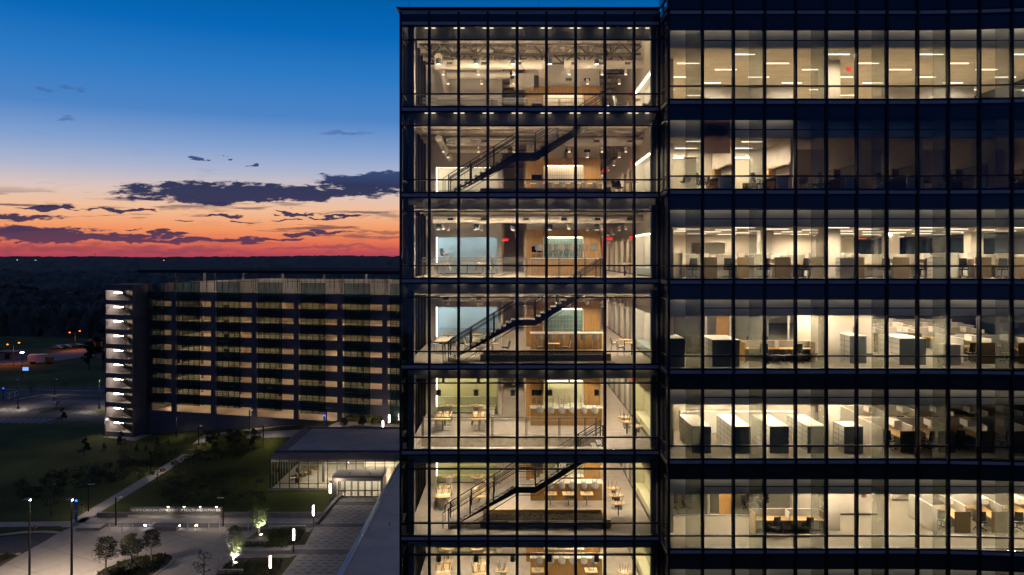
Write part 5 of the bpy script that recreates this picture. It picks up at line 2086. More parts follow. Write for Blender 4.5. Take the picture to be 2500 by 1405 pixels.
tree_at(lit_tree, 632, 1309, 1200, 'oval young tree lit from below beside the plaza, the brighter upper one')
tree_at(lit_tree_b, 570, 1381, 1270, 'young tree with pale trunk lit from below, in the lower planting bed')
for i, (px, pb, pt) in enumerate(((258, 1412, 1307), (322, 1397, 1296), (369, 1374, 1290))):
    tree_at(river_birch if i != 1 else river_birch_b, px, pb, pt, 'multi-stem young tree on the drive island, ' + ORD[i] + ' from the left', 'multi-stem trees on the drive island')
tree_at(sparse, 498, 1420, 1340, 'nearly bare small tree right of the drive island')
for i, (px, pb, pt) in enumerate(((207, 1112, 1063), (297, 1093, 1048), (334, 1106, 1082), (386, 1098, 1066), (412, 1086, 1070), (452, 1076, 1063), (494, 1072, 1035), (356, 1104, 1084), (254, 1104, 1078))):
    tree_at(conifer, px, pb, pt, 'dark small conifer in the hedge line below the garage, ' + ORD[i] + ' in a list of nine' if False else 'dark small conifer near the stair tower lawn, ' + ('beside the tower base' if i == 1 else 'leftmost' if i == 0 else 'rightmost, by the path' if i == 6 else ORD[i] + ' of the group'), 'small conifers below the garage')
for i, (px, pb, pt) in enumerate(((520, 1100, 1053), (572, 1096, 1047), (616, 1098, 1046))):
    tree_at(broad, px, pb, pt, 'dark broadleaf tree where the two paths meet, ' + ORD[i] + ' from the left', 'broadleaf trees at the path junction')
for i, (px, pb, pt) in enumerate(((384, 1182, 1130), (477, 1205, 1125), (225, 1170, 1128), (125, 1260, 1165), (300, 1140, 1095))):
    tree_at(sparse, px, pb, pt, 'thin dark sapling ' + ('overhanging the lawn path', 'standing on the lawn right of the path', 'on the left lawn beside a lamp post', 'on the dark lawn at far left', 'in the shrub belt left of the path')[i], 'saplings on the lawns')
for i, (px, pb, pt) in enumerate(((840, 1054, 1018), (885, 1054, 1015), (913, 1052, 1019))):
    tree_at(river_birch, px, pb, pt, 'bushy small tree behind the lobby roof, ' + ORD[i] + ' from the left', 'small trees behind the lobby roof')
for i, (px, pb, pt) in enumerate(((152, 1030, 992), (138, 1000, 966), (77, 968, 932), (160, 950, 930), (205, 955, 934))):
    tree_at(conifer if i == 0 else sparse, px, pb, pt, 'young tree ' + ('with dense dark foliage at the front edge of the parking lot', 'on the grass island of the parking lot', 'beside the kerb at the left of the lot', 'on the verge behind the lot', 'on the verge near the stair tower')[i], 'young trees around the parking lot')
for i, (px, pb, pt) in enumerate(((218, 905, 828), (252, 903, 790), (268, 905, 800))):
    tree_at(tall_pine, px, pb, pt, 'tall dark pine left of the stair tower, ' + ORD[i] + ' from the left', 'tall pines left of the stair tower')

# shrub belts and grasses, nobody could count them
rs = random.Random(9)
sh = MB()
for _ in range(150):
    t_ = rs.random()
    px, py = 40 + t_ * 560, 1205 - t_ * 120 + rs.uniform(-26, 26)
    p = ground_at(px, py)
    leaf_cloud(sh, [((p.x, p.y, p.z + .3), rs.uniform(.5, 1.2))], 90, .12, rs)
for _ in range(120):
    p = ground_at(rs.uniform(400, 640), rs.uniform(1150, 1236))
    leaf_cloud(sh, [((p.x, p.y, p.z + .2), rs.uniform(.4, .9))], 70, .1, rs)
tag(sh.build('shrubs', 'leaf_dark'), 'low dark shrub belts across the lawns', 'shrubs', kind='stuff')


def grass_tufts(name, poly, n, h, m, label, zoff=.1):
    P = [ground_at(*p) for p in poly]
    g_ = MB()
    x0, x1 = min(p.x for p in P), max(p.x for p in P)
    y0, y1 = min(p.y for p in P), max(p.y for p in P)

    def inside(x, y):
        c = False
        for i in range(len(P)):
            a, b_ = P[i], P[i - 1]
            if (a.y > y) != (b_.y > y) and x < (b_.x - a.x) * (y - a.y) / (b_.y - a.y) + a.x:
                c = not c
        return c
    cnt = 0
    while cnt < n:
        x, y = rs.uniform(x0, x1), rs.uniform(y0, y1)
        if not inside(x, y): continue
        cnt += 1
        hh = h * rs.uniform(.5, 1.2)
        for _ in range(7):
            w_ = rs.uniform(0, 2 * PI)
            a = Vector((x, y, zoff))
            b_ = a + Vector((math.cos(w_) * .16, math.sin(w_) * .16, hh))
            s_ = Vector((-math.sin(w_), math.cos(w_), 0)) * .035
            g_.quad(a - s_, a + s_, b_ + s_ * .3, b_ - s_ * .3)
    return tag(g_.build(name, m), label, 'planting', kind='stuff')


bed1 = [(598, 1318), (640, 1291), (748, 1293), (738, 1318), (728, 1330), (655, 1329), (600, 1330)]
bed2 = [(525, 1405), (556, 1375), (580, 1362), (698, 1368), (680, 1405), (590, 1420)]
sheet('planting_bed', bed1, 'mulch', .02, label='planting bed around the upper lit tree')
sheet('planting_bed', bed2, 'mulch', .02, label='planting bed around the lower lit tree')
grass_tufts('ornamental_grass', [(656, 1296), (744, 1297), (734, 1322), (724, 1330), (655, 1328)], 420, .45, 'shrub', 'feathery ornamental grasses in the upper planting bed', .02)
grass_tufts('ornamental_grass', [(532, 1400), (560, 1378), (692, 1372), (672, 1402), (590, 1412)], 520, .45, 'shrub', 'feathery ornamental grasses in the lower planting bed', .02)
grass_tufts('ornamental_grass', [(596, 1336), (704, 1336), (700, 1346), (590, 1346)], 260, .4, 'shrub', 'clipped grasses inside the low concrete planter', .35)
grass_tufts('ground_cover', [(235, 1403), (300, 1374), (355, 1361), (405, 1358), (418, 1366), (385, 1395), (330, 1420)], 700, .35, 'leaf_dark', 'dark ground cover on the drive island', .1)
grass_tufts('ground_cover', [(0, 1375), (0, 1360), (40, 1357)], 90, .5, 'leaf', 'low shrubs at the lower left corner', .02)

# low walls, benches and planters


def box_thing(name, pxa, pxb, py, depth, h, m, label, cat, group=None, lid=None):
    a, b_ = ground_at(pxa, py), ground_at(pxb, py)
    o = empty(name, (a.x, a.y, a.z), 0, label, cat, group)
    MB().box(0, b_.x - a.x, 0, depth, 0, h).build('body', m, o)
    if lid:
        MB().box(-.04, b_.x - a.x + .04, -.04, depth + .04, h + .001, h + .07).build('slab_top', lid, o)
    return o


box_thing('stone_bench', 185, 243, 1296.5, 1.6, .38, 'concrete_dark', 'long stone block bench at the left end of the bollard row', 'bench', 'stone block benches', 'concrete')
box_thing('stone_bench', 377, 430, 1297, 1.2, .45, 'concrete_dark', 'dark stone block bench in the middle of the bollard row', 'bench', 'stone block benches', 'concrete_dark')
box_thing('stone_bench', 562, 612, 1296.5, 1.2, .5, 'concrete_dark', 'dark stone block bench at the right end of the bollard row', 'bench', 'stone block benches', 'concrete_dark')
box_thing('retaining_wall', 237, 790, 1263.5, .5, .55, 'concrete_dark', 'long low stone wall behind the walkway', 'wall', None, 'concrete_dark')
box_thing('retaining_wall', 655, 745, 1293.5, .4, .5, 'concrete', 'low pale wall at the back of the upper planting bed', 'wall')
p_ = box_thing('concrete_planter', 590, 708, 1353, 1.6, .45, 'concrete', 'low rectangular concrete planter between the two beds', 'planter')
box_thing('retaining_wall', 598, 655, 1329, .3, .5, 'concrete', 'short pale wall at the left foot of the upper bed', 'wall')
box_thing('retaining_wall', 530, 592, 1402, .3, .5, 'concrete', 'short pale wall at the foot of the lower bed', 'wall')
w_ = empty('sloping_wall', (0, 0, 0), 0, 'low stone wall running back to the lobby along the plaza edge', 'wall')
a, b_ = ground_at(768, 1283), ground_at(826, 1214)
MB().wall((a.x, a.y), (b_.x, b_.y), 0, .5, -.0, .5).build('body', 'concrete_dark', w_)
for i, (pa, pb) in enumerate((((908, 1287), (887, 1318)), ((872, 1350), (850, 1378)))):
    a, b_ = ground_at(*pa), ground_at(*pb)
    o = empty('wood_bench', (b_.x, b_.y, 0), 0, 'long wooden bench against the podium wall, ' + ('farther' if i == 0 else 'nearer') + ' one', 'bench', 'wooden benches by the podium')
    d = a - b_
    MB().wall((0, 0), (d.x, d.y), .40, .46, -.3, .3).build('seat', 'wood_brown', o)
    for t_ in (.1, .9):
        MB().box(d.x * t_ - .25, d.x * t_ + .25, d.y * t_ - .06, d.y * t_ + .06, 0, .399).build('leg', 'steel_dark', o)

# sign wall
a, b_ = ground_at(316, 1262.5), ground_at(541, 1262.5)
Wd = b_.x - a.x
sg = empty('sign_wall', (a.x, a.y - .15, 0), 0, 'long pale sign wall reading North Carolina Department of Health and Human Ser', 'sign')
MB().box(0, Wd, -.4, .15, 0, .38).build('seat_ledge', 'concrete', sg)
MB().box(0, Wd, .16, .6, 0, 1.34).build('wall_panel', 'concrete_dark', sg)
tx = text('NORTH CAROLINA DEPARTMENT OF HEALTH AND HUMAN SER', .52, 'letter', sg, (.3, .1, .82), (PI / 2, 0, 0), .03)
bpy.context.view_layer.update()
tw = tx.dimensions.x
tx.scale = ((Wd - .45) / max(tw, .1), 1, 1)
for i, px in enumerate((413, 452, 491, 530)):
    p = ground_at(px, 1262.5)
    o = empty('sign_light', (p.x, a.y - .30, 1.56), 0, 'small lamp arm over the sign wall lettering, ' + ORD[i] + ' from the left', 'lamp', 'sign lamps')
    MB().tube((0, .35, -.2), (0, 0, .02), .015, n=5).build('arm', 'steel_dark', o)
    MB().box(-.12, .12, -.04, .04, -.03, .03).build('lamp_head', 'steel_dark', o)
    MB().box(-.10, .10, -.035, .035, -.036, -.031).box(-.10, .10, -.045, -.041, -.02, .02).build('lens', 'spot_lens', o)
    lamp_beam(o, (0, -.06, -.06), 14)


# ------------------------------------------------------------------ outdoor lamps
def post_lamp():
    o = empty('lamp_post', cat='lamp post')
    MB().box(-.09, .09, -.06, .06, 0, 4.05).build('pole', 'pole_black', o)
    MB().box(-.2, .2, -.2, .2, 0, .04).build('base_plate', 'steel', o)
    h_ = MB().box(-.12, .85, -.11, .11, 4.0, 4.06).build('lamp_head', 'steel', o)
    MB().box(.35, .62, -.08, .08, 3.992, 3.998).build('lens', 'spot_lens', h_)
    lamp_beam(o, (.48, 0, 3.97), 420)
    return o


def tall_lamp():
    o = empty('tall_lamp_post', cat='lamp post')
    MB().tube((0, 0, 0), (0, 0, 10), .14, .09, n=10).build('pole', 'pole_black', o)
    h_ = MB().box(-.3, .3, -.9, .1, 9.96, 10.05).build('lamp_head', 'steel_dark', o)
    MB().box(-.16, .16, -.7, -.4, 9.948, 9.955).tube((0.12, -.15, 9.9), (.12, -.1, 9.9), .12, n=10).build('lens', 'spot_lens', h_)
    lamp_beam(o, (0, .6, 9.85), 5200)
    return o


def lot_lamp():
    o = empty('parking_lamp', cat='lamp post')
    MB().tube((0, 0, .8), (0, 0, 7.2), .10, .07, n=8).build('pole', 'pole_black', o)
    MB().tube((0, 0, 0), (0, 0, .8), .3, n=12).build('footing', 'concrete', o)
    h_ = MB().box(-.5, .12, -.14, .14, 7.15, 7.24).build('lamp_head', 'steel', o)
    MB().box(-.35, -.2, -.07, .07, 7.142, 7.148).build('lens', 'spot_lens', h_)
    lamp_beam(o, (-.28, 0, 7.1), 4000)
    return o


for i, (px, py, sc_) in enumerate(((283, 1285, 1), (545, 1287, 1), (216, 1250, 1), (369, 1158, 1), (485, 1091, 1), (430, 1068, 1), (609, 1051, 1), (643, 1091, 1), (797, 1049, 1), (255, 1067, 1), (134, 966, 1.1))):
    p = ground_at(px, py)
    lab = ('left of the sign wall', 'at the right end of the sign wall', 'on the lawn beside the path foot', 'beside the middle of the lawn path', 'near the upper path corner', 'against the garage base wall',
           'on the pavement below the garage', 'beside the upper lobby path', 'behind the lobby roof corner', 'left of the stair tower base', 'behind the parking lot kerb')[i]
    place(post_lamp, p, (0, PI, .2, PI / 2, .3, 0, .1, .2, .1, PI / 2, 0)[i], 'slim dark lamp post ' + lab, 'slim lamp posts', scale=sc_)
for i, px in enumerate((72, 175)):
    Y = 88.7
    place(tall_lamp, (ax(px, Y), Y, 0), 0, 'tall dark lamp post in the drive, ' + ('left' if i == 0 else 'right') + ' of two', 'tall lamp posts in the drive')
for i, (px, py) in enumerate(((44, 999), (242, 999))):
    place(lot_lamp, ground_at(px, py), PI * i, 'parking lot lamp on a concrete footing, ' + ('left' if i == 0 else 'right') + ' of two', 'parking lot lamps')


def glow_column():
    o = empty('light_column', cat='lamp')
    MB().tube((0, 0, 0), (0, 0, 1.55), .07, n=10).build('post', 'steel_dark', o)
    MB().tube((0, 0, 1.55), (0, 0, 2.95), .105, n=14).build('glowing_tube', 'column_lamp', o)
    MB().tube((0, 0, 2.951), (0, 0, 3.0), .11, n=14).build('cap', 'steel_dark', o)
    return o


for i, (px, py) in enumerate(((806, 1229), (765, 1286), (717, 1349), (660, 1419), (950, 1052), (935, 1066))):
    lab = ('beside the vestibule', 'at the bend of the stone wall', 'right of the upper planting bed', 'at the bottom edge beside the lower bed', 'at the garage entrance', 'just behind the lobby roof')[i]
    place(glow_column, ground_at(px, py), 0, 'glowing white light column ' + lab, 'light columns along the plaza')


def bollard():
    o = empty('bollard', cat='bollard')
    MB().tube((0, 0, 0), (0, 0, .93), .06, n=10).build('post', 'white_metal', o)
    MB().lathe([(.065, .93), (.06, .97), (.02, 1.0)], n=10).build('cap', 'steel', o)
    return o


for i, px in enumerate((268, 297, 324, 351, 458, 483, 510, 536, 606)):
    place(bollard, ground_at(px, 1296.5), 0, 'slim metal bollard at the drive edge, ' + ORD[i] + ' from the left', 'bollards at the drive edge')
for i, (px, py) in enumerate(((527, 1384), (540, 1373))):
    place(bollard, ground_at(px, py), 0, 'slim bollard beside the lower planting bed, ' + ORD[i] + ' from the left', 'bollards at the drive edge')


def flood():
    o = empty('ground_floodlight', cat='floodlight')
    MB().tube((0, 0, 0), (0, 0, .25), .03, n=6).build('stake', 'steel_dark', o)
    MB().tube((0, -.02, .25), (0, .14, .38), .09, .11, n=12).build('housing', 'steel_dark', o)
    return o


def flood_at(p, aim, e_, label, group, power, size=.2):
    o = place(flood, p, 0, label, group)
    d = (Vector(aim) - Vector(p)).normalized()
    q = MB()
    q.tube(Vector((0, 0, .36)) + d * .05, Vector((0, 0, .36)) + d * .07, size, n=12)
    q.build('lens', 'spot_lens', o)
    ld = bpy.data.lights.new('floodlight_beam', 'SPOT')
    ld.energy = power
    ld.color = (1, .88, .70)
    ld.spot_size = R(75)
    ld.spot_blend = .7
    ld.shadow_soft_size = .08
    lo = bpy.data.objects.new('beam', ld)
    COL.objects.link(lo)
    lo.parent = o
    lo.location = Vector((0, 0, .36)) + d * .12
    lo.rotation_euler = d.to_track_quat('-Z', 'Y').to_euler()
    return o


t1, t2 = ground_at(632, 1309), ground_at(570, 1381)
p = ground_at(641, 1310)
flood_at((p.x, p.y - .5, .02), (t1.x, t1.y, 5.2), 0, 'bright ground floodlight at the foot of the upper lit tree', 'tree floodlights', 4200, .14)
p = ground_at(577, 1380)
flood_at((p.x, p.y - .3, .02), (t2.x, t2.y, 4.5), 0, 'ground floodlight at the foot of the lower lit tree', 'tree floodlights', 430, .1)
for i, px in enumerate((354, 437, 479)):
    p = ground_at(px, 1291)
    flood_at((p.x, p.y, .02), (p.x - .8, p.y + 9, 1.2), 0, 'small bright floodlight aimed at the sign wall, ' + ORD[i] + ' from the left', 'sign floodlights', 1900, .13)


def blue_phone():
    o = empty('emergency_phone', cat='emergency phone')
    MB().box(-.15, .15, -.12, .12, 0, 2.75).build('tower', 'blue_paint', o)
    MB().tube((0, 0, 2.76), (0, 0, 2.95), .11, n=12).build('beacon', 'blue_lamp', o)
    MB().box(-.08, .08, -.135, -.121, 1.3, 1.5).box(-.08, .08, -.135, -.121, 1.0, 1.1).build('call_panel', 'white_metal', o)
    return o


for i, (px, py) in enumerate(((186, 1272), (792, 1052), (8, 975))):
    p = ground_at(px, py)
    place(blue_phone, p, 0, 'blue-lit emergency phone ' + ('pillar beside the path foot', 'behind the lobby roof', 'beside the parking lot gate')[i], 'emergency phones')


def hydrant():
    o = empty('fire_hydrant', cat='hydrant')
    MB().lathe([(.14, 0), (.11, .05), (.11, .5), (.13, .52), (.08, .66), (.02, .7)], n=12).build('barrel', 'red_paint', o, True)
    MB().tube((-.2, 0, .4), (.2, 0, .4), .06, n=8).build('nozzles', 'white_metal', o)
    return o


place(hydrant, ground_at(85, 1295), 0, 'small fire hydrant on the street verge', 'fire hydrants')
o = empty('valve_post', ground_at(202, 1250), 0, 'red-topped valve post beside the lawn lamp', 'valve')
MB().tube((0, 0, 0), (0, 0, .9), .08, n=8).build('post', 'white_metal', o)
MB().box(-.2, .12, -.08, .08, .9, 1.25).build('valve_head', 'red_paint', o)
MB().tube((0, 0, 1.25), (0, 0, 1.5), .04, n=8).build('stem', 'white_metal', o)
for i, (px, py) in enumerate(((21, 975), (34, 971), (42, 969))):
    p = ground_at(px, py)
    o = empty('gate_kiosk', p, 0, 'pale gate kiosk by the parking lot entry, ' + ORD[i] + ' from the left', 'kiosk', 'parking gate kiosks')
    MB().box(-.3, .3, -.25, .25, 0, 1.5).build('cabinet', 'white_metal', o)
    MB().box(-.2, .2, -.26, -.251, .9, 1.3).build('display', 'steel_dark', o)
o = empty('barrier_arm', ground_at(44, 968), 0, 'thin raised barrier post at the lot entry', 'barrier')
MB().tube((0, 0, 0), (0, 0, 3.4), .05, n=6).build('post', 'white_metal', o)
MB().bar((0, 0, 1), (-2.5, 0, 1.1), .08).build('arm', 'white_metal', o)

# ================================================================== lobby
LY = 125.2
lx0 = ax(660, LY)
LB = empty('lobby_pavilion', (0, 0, 0), 0, 'low glass lobby pavilion with a flat grey roof', 'building')
lx1, ly1 = -14.0, 143.5
zr = 5.95
MB().box(lx0 + 2.2, lx1, LY + 1.2, ly1, zr - .1, zr).build('roof_membrane', 'roof_membrane', LB)
# outer edge as seen: front fascia and canted left parapet
fa_ = MB()
fa_.box(lx0 + .2, lx1, LY - .4, LY + 1.19, zr - .95, zr - .11)
fa_.build('fascia', 'precast', LB)
ed = MB()
ed.hexa([(lx0 + .25, LY + .8, zr - .6), (lx0 + 2.4, LY + .8, zr - .6), (lx0 + 2.4, ly1, zr - .6), (lx0 + .25, ly1, zr - .6)],
        [(lx0 + .6, LY + .8, zr + .25), (lx0 + 1.0, LY + .8, zr + .25), (lx0 + 1.0, ly1, zr + .25), (lx0 + .6, ly1, zr + .25)])
ed.box(lx0 + 1.0, lx1, ly1 - .4, ly1, zr + .0, zr + .25)
ed.box(lx0 + .7, lx1, LY + .95, LY + 1.18, zr - .1, zr + .2)
ed.build('parapet', 'precast', LB)
MB().box(lx0 + .15, lx1, LY - .05, LY + .12, 4.55, 4.95).build('header', 'steel', LB)
MB().quad((lx0, LY, .03), (lx1 + 6, LY, .03), (lx1 + 6, ly1, .03), (lx0, ly1, .03)).build('floor', 'concrete', LB)
MB().box(lx0 - .2, lx1, LY - .3, LY - .0, 0, .22).build('plinth', 'concrete', LB)
mx_ = []
x = lx0
i = 0
while x < lx1:
    if not (-28.9 < x < -21.2 and False):
        MB().box(x - .05, x + .05, LY - .08, LY + .10, .2, 4.95).build('mullion', 'frame_bronze', LB)
    x += 1.535
    i += 1
for j in range(12):
    y = LY + 1.535 * j
    MB().box(lx0 - .08, lx0 + .1, y - .05, y + .05, .2, 4.95).build('mullion', 'frame_bronze', LB)
MB().box(lx0, lx1, LY - .03, LY + .06, 1.0, 1.07).box(lx0, lx1, LY - .03, LY + .06, 4.2, 4.27).box(lx0, lx1, LY - .03, LY + .06, .22, .3).build('transom', 'frame_bronze', LB)
MB().box(lx0, lx1, LY + .0, LY + .012, .3, 4.54).box(lx0 - .012, lx0, LY, ly1, .3, 4.54).build('glazing', 'pane_lobby', LB)
MB().box(lx0 + .2, lx1, LY + .3, ly1 - .4, 4.96, 5.0).build('ceiling', 'paint', LB)
MB().box(lx0 + 12.5, lx1 + 6, 139, 139.2, .05, 4.95).box(lx0 + .3, lx0 + 12.4, ly1 - .3, ly1 - .1, .05, 4.95).build('rear_wall', 'paint', LB)
cl = MB()
for x in frange(lx0 + 8, lx1, 2.6):
    for y in (128, 131.5, 135):
        cl.box(x - .6, x + .6, y - .06, y + .06, 4.9, 4.94)
cl.build('ceiling_lights', 'lamp_tube', LB)
rc_ = MB()
for i in range(8):
    x = ax(860 + i * 6, 128)
    rc_.lathe([(.12, 3.75), (.12, 3.95), (.02, 4.0)], x, 129, 0, 10)
rc_.build('globe_lights', 'stair_lamp', LB)
MB().box(ax(789, 129.5) - .2, ax(789, 129.5) + .2, 129.5, 129.9, .05, 4.9).build('column', 'column_grey', LB)
MB().box(ax(860, 130) - 3.6, ax(860, 130) + 1, 138.9, 138.99, 2.6, 3.0).build('red_artwork', 'orange_paint', LB)
rd = empty('reception_desk', (ax(812, 128.5), 128.5, .04), 0, 'wood and stone reception desk inside the lobby', 'desk')
MB().box(0, 1.2, -2, 2, 0, 1.05).build('body', 'wood', rd)
MB().box(-.1, 1.3, -2.1, 2.1, 1.051, 1.12).build('top', 'quartz', rd)
for i, (px, py) in enumerate(((712, 1158), (724, 1141), (744, 1137), (757, 1132), (733, 1152), (722, 1166), (748, 1147), (766, 1135))):
    Y = CZ * F / (py + 14 - HY)
    o = empty('lounge_chair', (ax(px + 6, Y), Y, .04), rf.uniform(0, 6), 'dark armchair in the lobby, ' + ORD[i] + ' of the seating group', 'armchair', 'dark lobby armchairs')
    MB().box(-.4, .4, -.4, .4, .12, .45).build('seat', 'brown_fabric', o)
    MB().box(-.4, .4, .25, .42, .45, .85).box(-.42, -.3, -.4, .25, .45, .65).box(.3, .42, -.4, .25, .45, .65).build('backrest', 'brown_fabric', o)
for i, (px, py) in enumerate(((718, 1160), (748, 1147))):
    Y = CZ * F / (py + 14 - HY)
    o = empty('coffee_table', (ax(px, Y) - .2, Y - .3, .04), .2, 'white coffee table among the lobby armchairs, ' + ('left' if i == 0 else 'right') + ' one', 'table', 'lobby coffee tables')
    MB().box(-.5, .5, -.4, .4, .5, .56).build('table_top', 'quartz', o)
    MB().box(-.06, .06, -.06, .06, 0, .5).build('leg', 'steel_dark', o)
# vestibule
VB = empty('entrance_vestibule', (ax(874, 122), 121.3, 0), 0, 'grey metal entrance vestibule with double doors, in front of the lobby', 'vestibule')
vw = 3.95
MB().quad((-vw, .0, .035), (vw, .0, .035), (vw, 3.95, .035), (-vw, 3.95, .035)).build('floor', 'concrete', VB)
MB().box(-vw, vw, 0, 4.0, 3.05, 3.35).build('roof', 'precast', VB)
MB().box(-vw, -vw + .75, 0, 3.9, 0.02, 3.049).build('side_wall', 'steel', VB)
MB().box(vw - .3, vw, 0, 3.9, .02, 3.049).build('side_wall', 'steel', VB)
MB().box(-vw + .751, vw - .301, 0, .3, 2.55, 3.049).build('lintel', 'steel', VB)
for i in range(6):
    x = -vw + 1.0 + i * 1.05
    d_ = MB().box(x, x + .1, .05, .15, .02, 2.549).box(x + .9, x + 1.0, .05, .15, .02, 2.549).box(x + .1, x + .9, .05, .15, .02, .18).box(x + .1, x + .9, .05, .15, 1.0, 1.1).build('door', 'frame_bronze', VB)
    MB().box(x + .1, x + .9, .095, .105, .18, 2.5).build('pane', 'pane_lobby', d_)
    MB().box(x + .7, x + .73, .02, .05, .7, 1.5).build('handle', 'steel', d_)
MB().box(-vw + .8, vw - .35, 3.0, 3.05, .3, 2.4).build('glazing', 'paint_white', VB)
MB().box(-2.8, -1.6, 1.4, 1.5, 3.02, 3.045).box(1.0, 2.2, 1.4, 1.5, 3.02, 3.045).build('ceiling_light', 'lamp_tube', VB)
MB().tube((-1.4, 1.5, 3.351), (-1.4, 1.5, 3.5), .12, n=10).tube((1.8, 1.5, 3.351), (1.8, 1.5, 3.5), .12, n=10).build('roof_vent', 'steel_dark', VB)
# podium roof
PD = empty('podium', (0, 0, 0), 0, 'low podium with pale roof and blue metal edge left of the glass block', 'building')
xe = -.531 * (CZ - 5.8)
MB().box(xe, 8, 30, LY - .5, 5.5, 5.8).build('roof', 'roof_grey', PD)
MB().box(xe - .62, xe - .05, 30, LY - .5, 5.2, 5.95).build('metal_edge', 'coping', PD)
MB().box(xe - .049, xe + .04, 30, LY - .5, 5.801, 5.99).build('parapet_trim', 'paint', PD)
MB().box(xe - .3, xe - .1, 30, LY - .55, 0, 5.19).build('wall', 'spandrel', PD)
MB().box(XL, 8, YC + .3, YC + .5, 0, 5.49).build('inner_wall', 'precast', PD)
for y, in ((60.0,), (72.0,), (88.0,), (104.0,)):
    MB().box(xe - .07, xe - .05, y, y + .2, 5.90, 5.96).build('edge_lamp', 'led_white', PD)
MB().tube((-12.6, 70, 5.8), (-12.6, 70, 6.3), .05, n=8).tube((-14.5, 92, 5.8), (-14.5, 92, 6.2), .05, n=8).build('roof_pipe', 'steel_dark', PD)

# ================================================================== far left: yards, street lamps, vehicles
sheet('yard', [(0, 892), (0, 880), (120, 864), (200, 852), (268, 850), (268, 864), (150, 880), (60, 890)], 'concrete_dark', .05, label='dark gravel yard beyond the parking lot')


def street_lamp():
    o = empty('street_lamp', cat='street lamp')
    MB().tube((0, 0, 0), (0, 0, 7.4), .12, .08, n=8).build('pole', 'bark', o)
    MB().bar((-2.0, 0, 7.2), (1.9, 0, 7.6), .08).build('crossarm', 'steel_dark', o)
    for x, z_ in ((-2.1, 7.15), (1.9, 7.75)):
        MB().lathe([(.08, -.15), (.34, -.05), (.3, .12), (.05, .2)], x, 0, z_, 10).build('lamp_head', 'orange_lamp', o)
        lamp_beam(o, (x, -.1, z_ - .25), 1500, (1, .22, .04), 165)
    return o


for i, (px, py) in enumerate(((33, 892), (183, 856))):
    place(street_lamp, ground_at(px, py), 0, 'twin-headed orange street lamp, ' + ('left' if i == 0 else 'right') + ' of two in the far yard', 'orange street lamps')
o = empty('street_lamp', ground_at(54, 925), 0, 'single white street lamp beside the blue screen', 'street lamp')
MB().tube((0, 0, 0), (0, 0, 8.0), .12, .08, n=8).build('pole', 'steel_dark', o)
MB().box(-.5, .5, -.2, .2, 8.0, 8.12).build('lamp_head', 'white_lamp', o)
o = empty('lit_screen', ground_at(62, 913), 0, 'small blue lit screen on a stand in the far yard', 'screen')
MB().box(-1.1, 1.1, 0, .2, .9, 2.2).build('case', 'steel_dark', o)
MB().box(-1.0, 1.0, -.02, -.001, 1.0, 2.1).build('display', 'screen_blue', o)
MB().box(-.8, -.7, 0, .1, 0, .9).box(.7, .8, 0, .1, 0, .9).build('leg', 'steel_dark', o)


def car(body):
    def f():
        o = empty('parked_car', cat='car')
        prof = [(-2.2, .35), (-2.25, .75), (-1.5, .9), (-.9, 1.4), (.7, 1.42), (1.4, .95), (2.2, .85), (2.25, .4)]
        m_ = MB()
        lo = [(x, -.88, z_) for x, z_ in prof]
        hi = [(x, .88, z_) for x, z_ in prof]
        i = 0
        m_.v += lo + hi
        n_ = len(prof)
        m_.f.append(tuple(range(n_)))
        m_.f.append(tuple(reversed(range(n_, 2 * n_))))
        for a in range(n_):
            b2_ = (a + 1) % n_
            m_.f.append((b2_, a, a + n_, b2_ + n_))
        m_.build('body', body, o)
        MB().box(-.85, .65, -.89, -.881, .95, 1.32).box(-.85, .65, .881, .89, .95, 1.32).build('side_window', 'oven', o)
        for x in (-1.4, 1.4):
            for y in (-.8, .8):
                MB().tube((x, y - .1, .33), (x, y + .1, .33), .33, n=14).build('wheel', 'rubber', o)
        for y in (-.6, .6):
            MB().box(2.251, 2.27, y - .15, y + .15, .6, .72).build('headlight', 'white_metal', o)
        return o
    return f


cw = builder_variant(car('car_white'), 'car_white_b')
cd = builder_variant(car('car_dark'), 'car_dark_b')
for i, (px, py, kd) in enumerate(((212, 874, cw), (228, 868, cd), (140, 852, cw), (150, 851, cd), (162, 850, cw), (173, 849, cd), (188, 848, cw), (200, 850, cd))):
    place(kd, ground_at(px, py), rf.uniform(-.3, .3), ('white' if kd is cw else 'dark') + ' car parked in the far yard, ' + ORD[i] + (' of the near pair' if i < 2 else ' in the orange-lit row'), 'cars parked in the far yard')
o = empty('box_truck', ground_at(98, 889), .12, 'orange-lit box truck parked below the street lamp', 'truck')
MB().box(-3.6, 2.2, -1.2, 1.2, .9, 3.4).build('cargo_box', 'white_metal', o)
MB().box(2.25, 4.1, -1.1, 1.1, .6, 2.5).build('cab', 'orange_paint', o)
for x in (-2.4, 3.1):
    for y in (-1, 1):
        MB().tube((x, y - .15, .48), (x, y + .15, .48), .48, n=14).build('wheel', 'rubber', o)
for i, (px, py) in enumerate(((240, 846), (262, 876), (18, 878))):
    o = empty('shed', ground_at(px, py), 0, 'low flat shed in the far yard, ' + ('behind the cars', 'next to the stair tower', 'at the left edge')[i], 'shed', 'yard sheds')
    MB().box(-4, 4, 0, 5, 0, 2.6).build('wall', 'concrete', o)
    MB().box(-4.3, 4.3, -.3, 5.3, 2.601, 2.85).build('roof', 'orange_paint', o)
    MB().box(-1, 1, -.05, -.001, 0, 2.1).build('door', 'steel_dark', o)

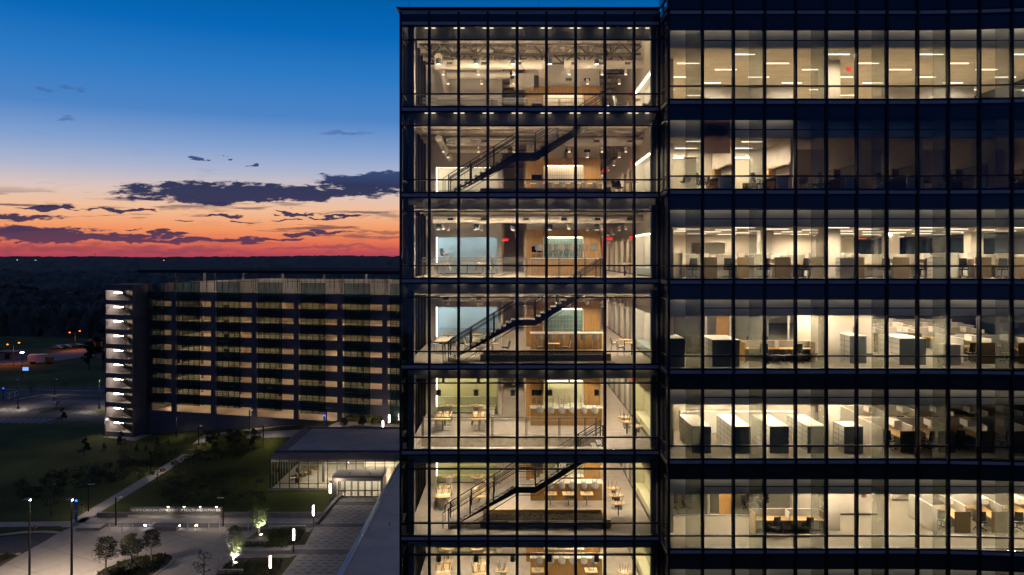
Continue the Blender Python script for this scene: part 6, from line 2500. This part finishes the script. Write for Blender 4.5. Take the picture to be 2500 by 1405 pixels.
# dark woods to the horizon
wd_ = MB()
rw_ = random.Random(2)
wys = frange(330, 700, 9) + frange(700, 1500, 26) + frange(1500, 5200, 130)
for y in wys:
    n_ = 150
    for i in range(n_ + 1):
        x = -y * .78 + (y * .78 - .02 * y) * i / n_
        xx = x + rw_.uniform(-2, 2)
        edge = smooth(0, 25, y - (345 - (x + 160) * .22 * (1 if x < 0 else 0)))
        base = gz(xx, y)
        hgt = (9 + rw_.uniform(-4, 5) + 3 * math.sin(xx * .05) * math.sin(y * .03)) * edge - 1.5
        wd_.v.append((xx, y + rw_.uniform(-2, 2), base + hgt))
for j in range(len(wys) - 1):
    for i in range(n_):
        a = j * (n_ + 1) + i
        wd_.f.append((a, a + 1, a + n_ + 2, a + n_ + 1))
tag(wd_.build('woodland', 'forest', smooth=True), 'dark unbroken woodland running to the horizon', 'woodland', kind='stuff')
for i, (px, py, Y, kd) in enumerate(((87, 636, 3600, 'far_lamp'), (112, 636.5, 3600, 'far_lamp'), (117, 636, 3600, 'far_lamp'), (556, 629.5, 4600, 'far_warm'), (710, 629, 4600, 'far_lamp'), (505, 634.5, 3400, 'far_warm'),
                                     (42, 635, 3000, 'far_lamp'), (400, 636, 2600, 'far_warm'))):
    p = at(px, py, Y)
    o = empty('distant_lamp', (p.x, p.y, p.z), 0, 'tiny distant light near the horizon, ' + ORD[i] + ' in order of brightness' if False else 'tiny ' + ('bluish' if kd == 'far_lamp' else 'reddish') + ' light near the horizon, ' + ORD[i] + ' one', 'distant light', 'distant lights on the horizon')
    MB().box(-1.4 if i else -4, 1.4 if i else 4, -1, 1, -1, 1).build('lamp', kd, o)
    MB().box(-.6, .6, 1.2, 2, -30, -1.7).build('mast', 'steel_dark', o)
for i, (px, pt) in enumerate(((232, 617), (556, 621))):
    Y = 4700
    p = at(px, pt, Y)
    o = empty('radio_mast', (p.x, p.y, p.z - 45), 0, 'thin radio mast on the horizon, ' + ('left' if i == 0 else 'right') + ' one', 'mast', 'radio masts on the horizon')
    MB().tube((0, 0, 0), (0, 0, 45), 1.4, .8, n=5).box(-3, 3, -.5, .5, 36, 37.5).build('lattice', 'steel_dark', o)
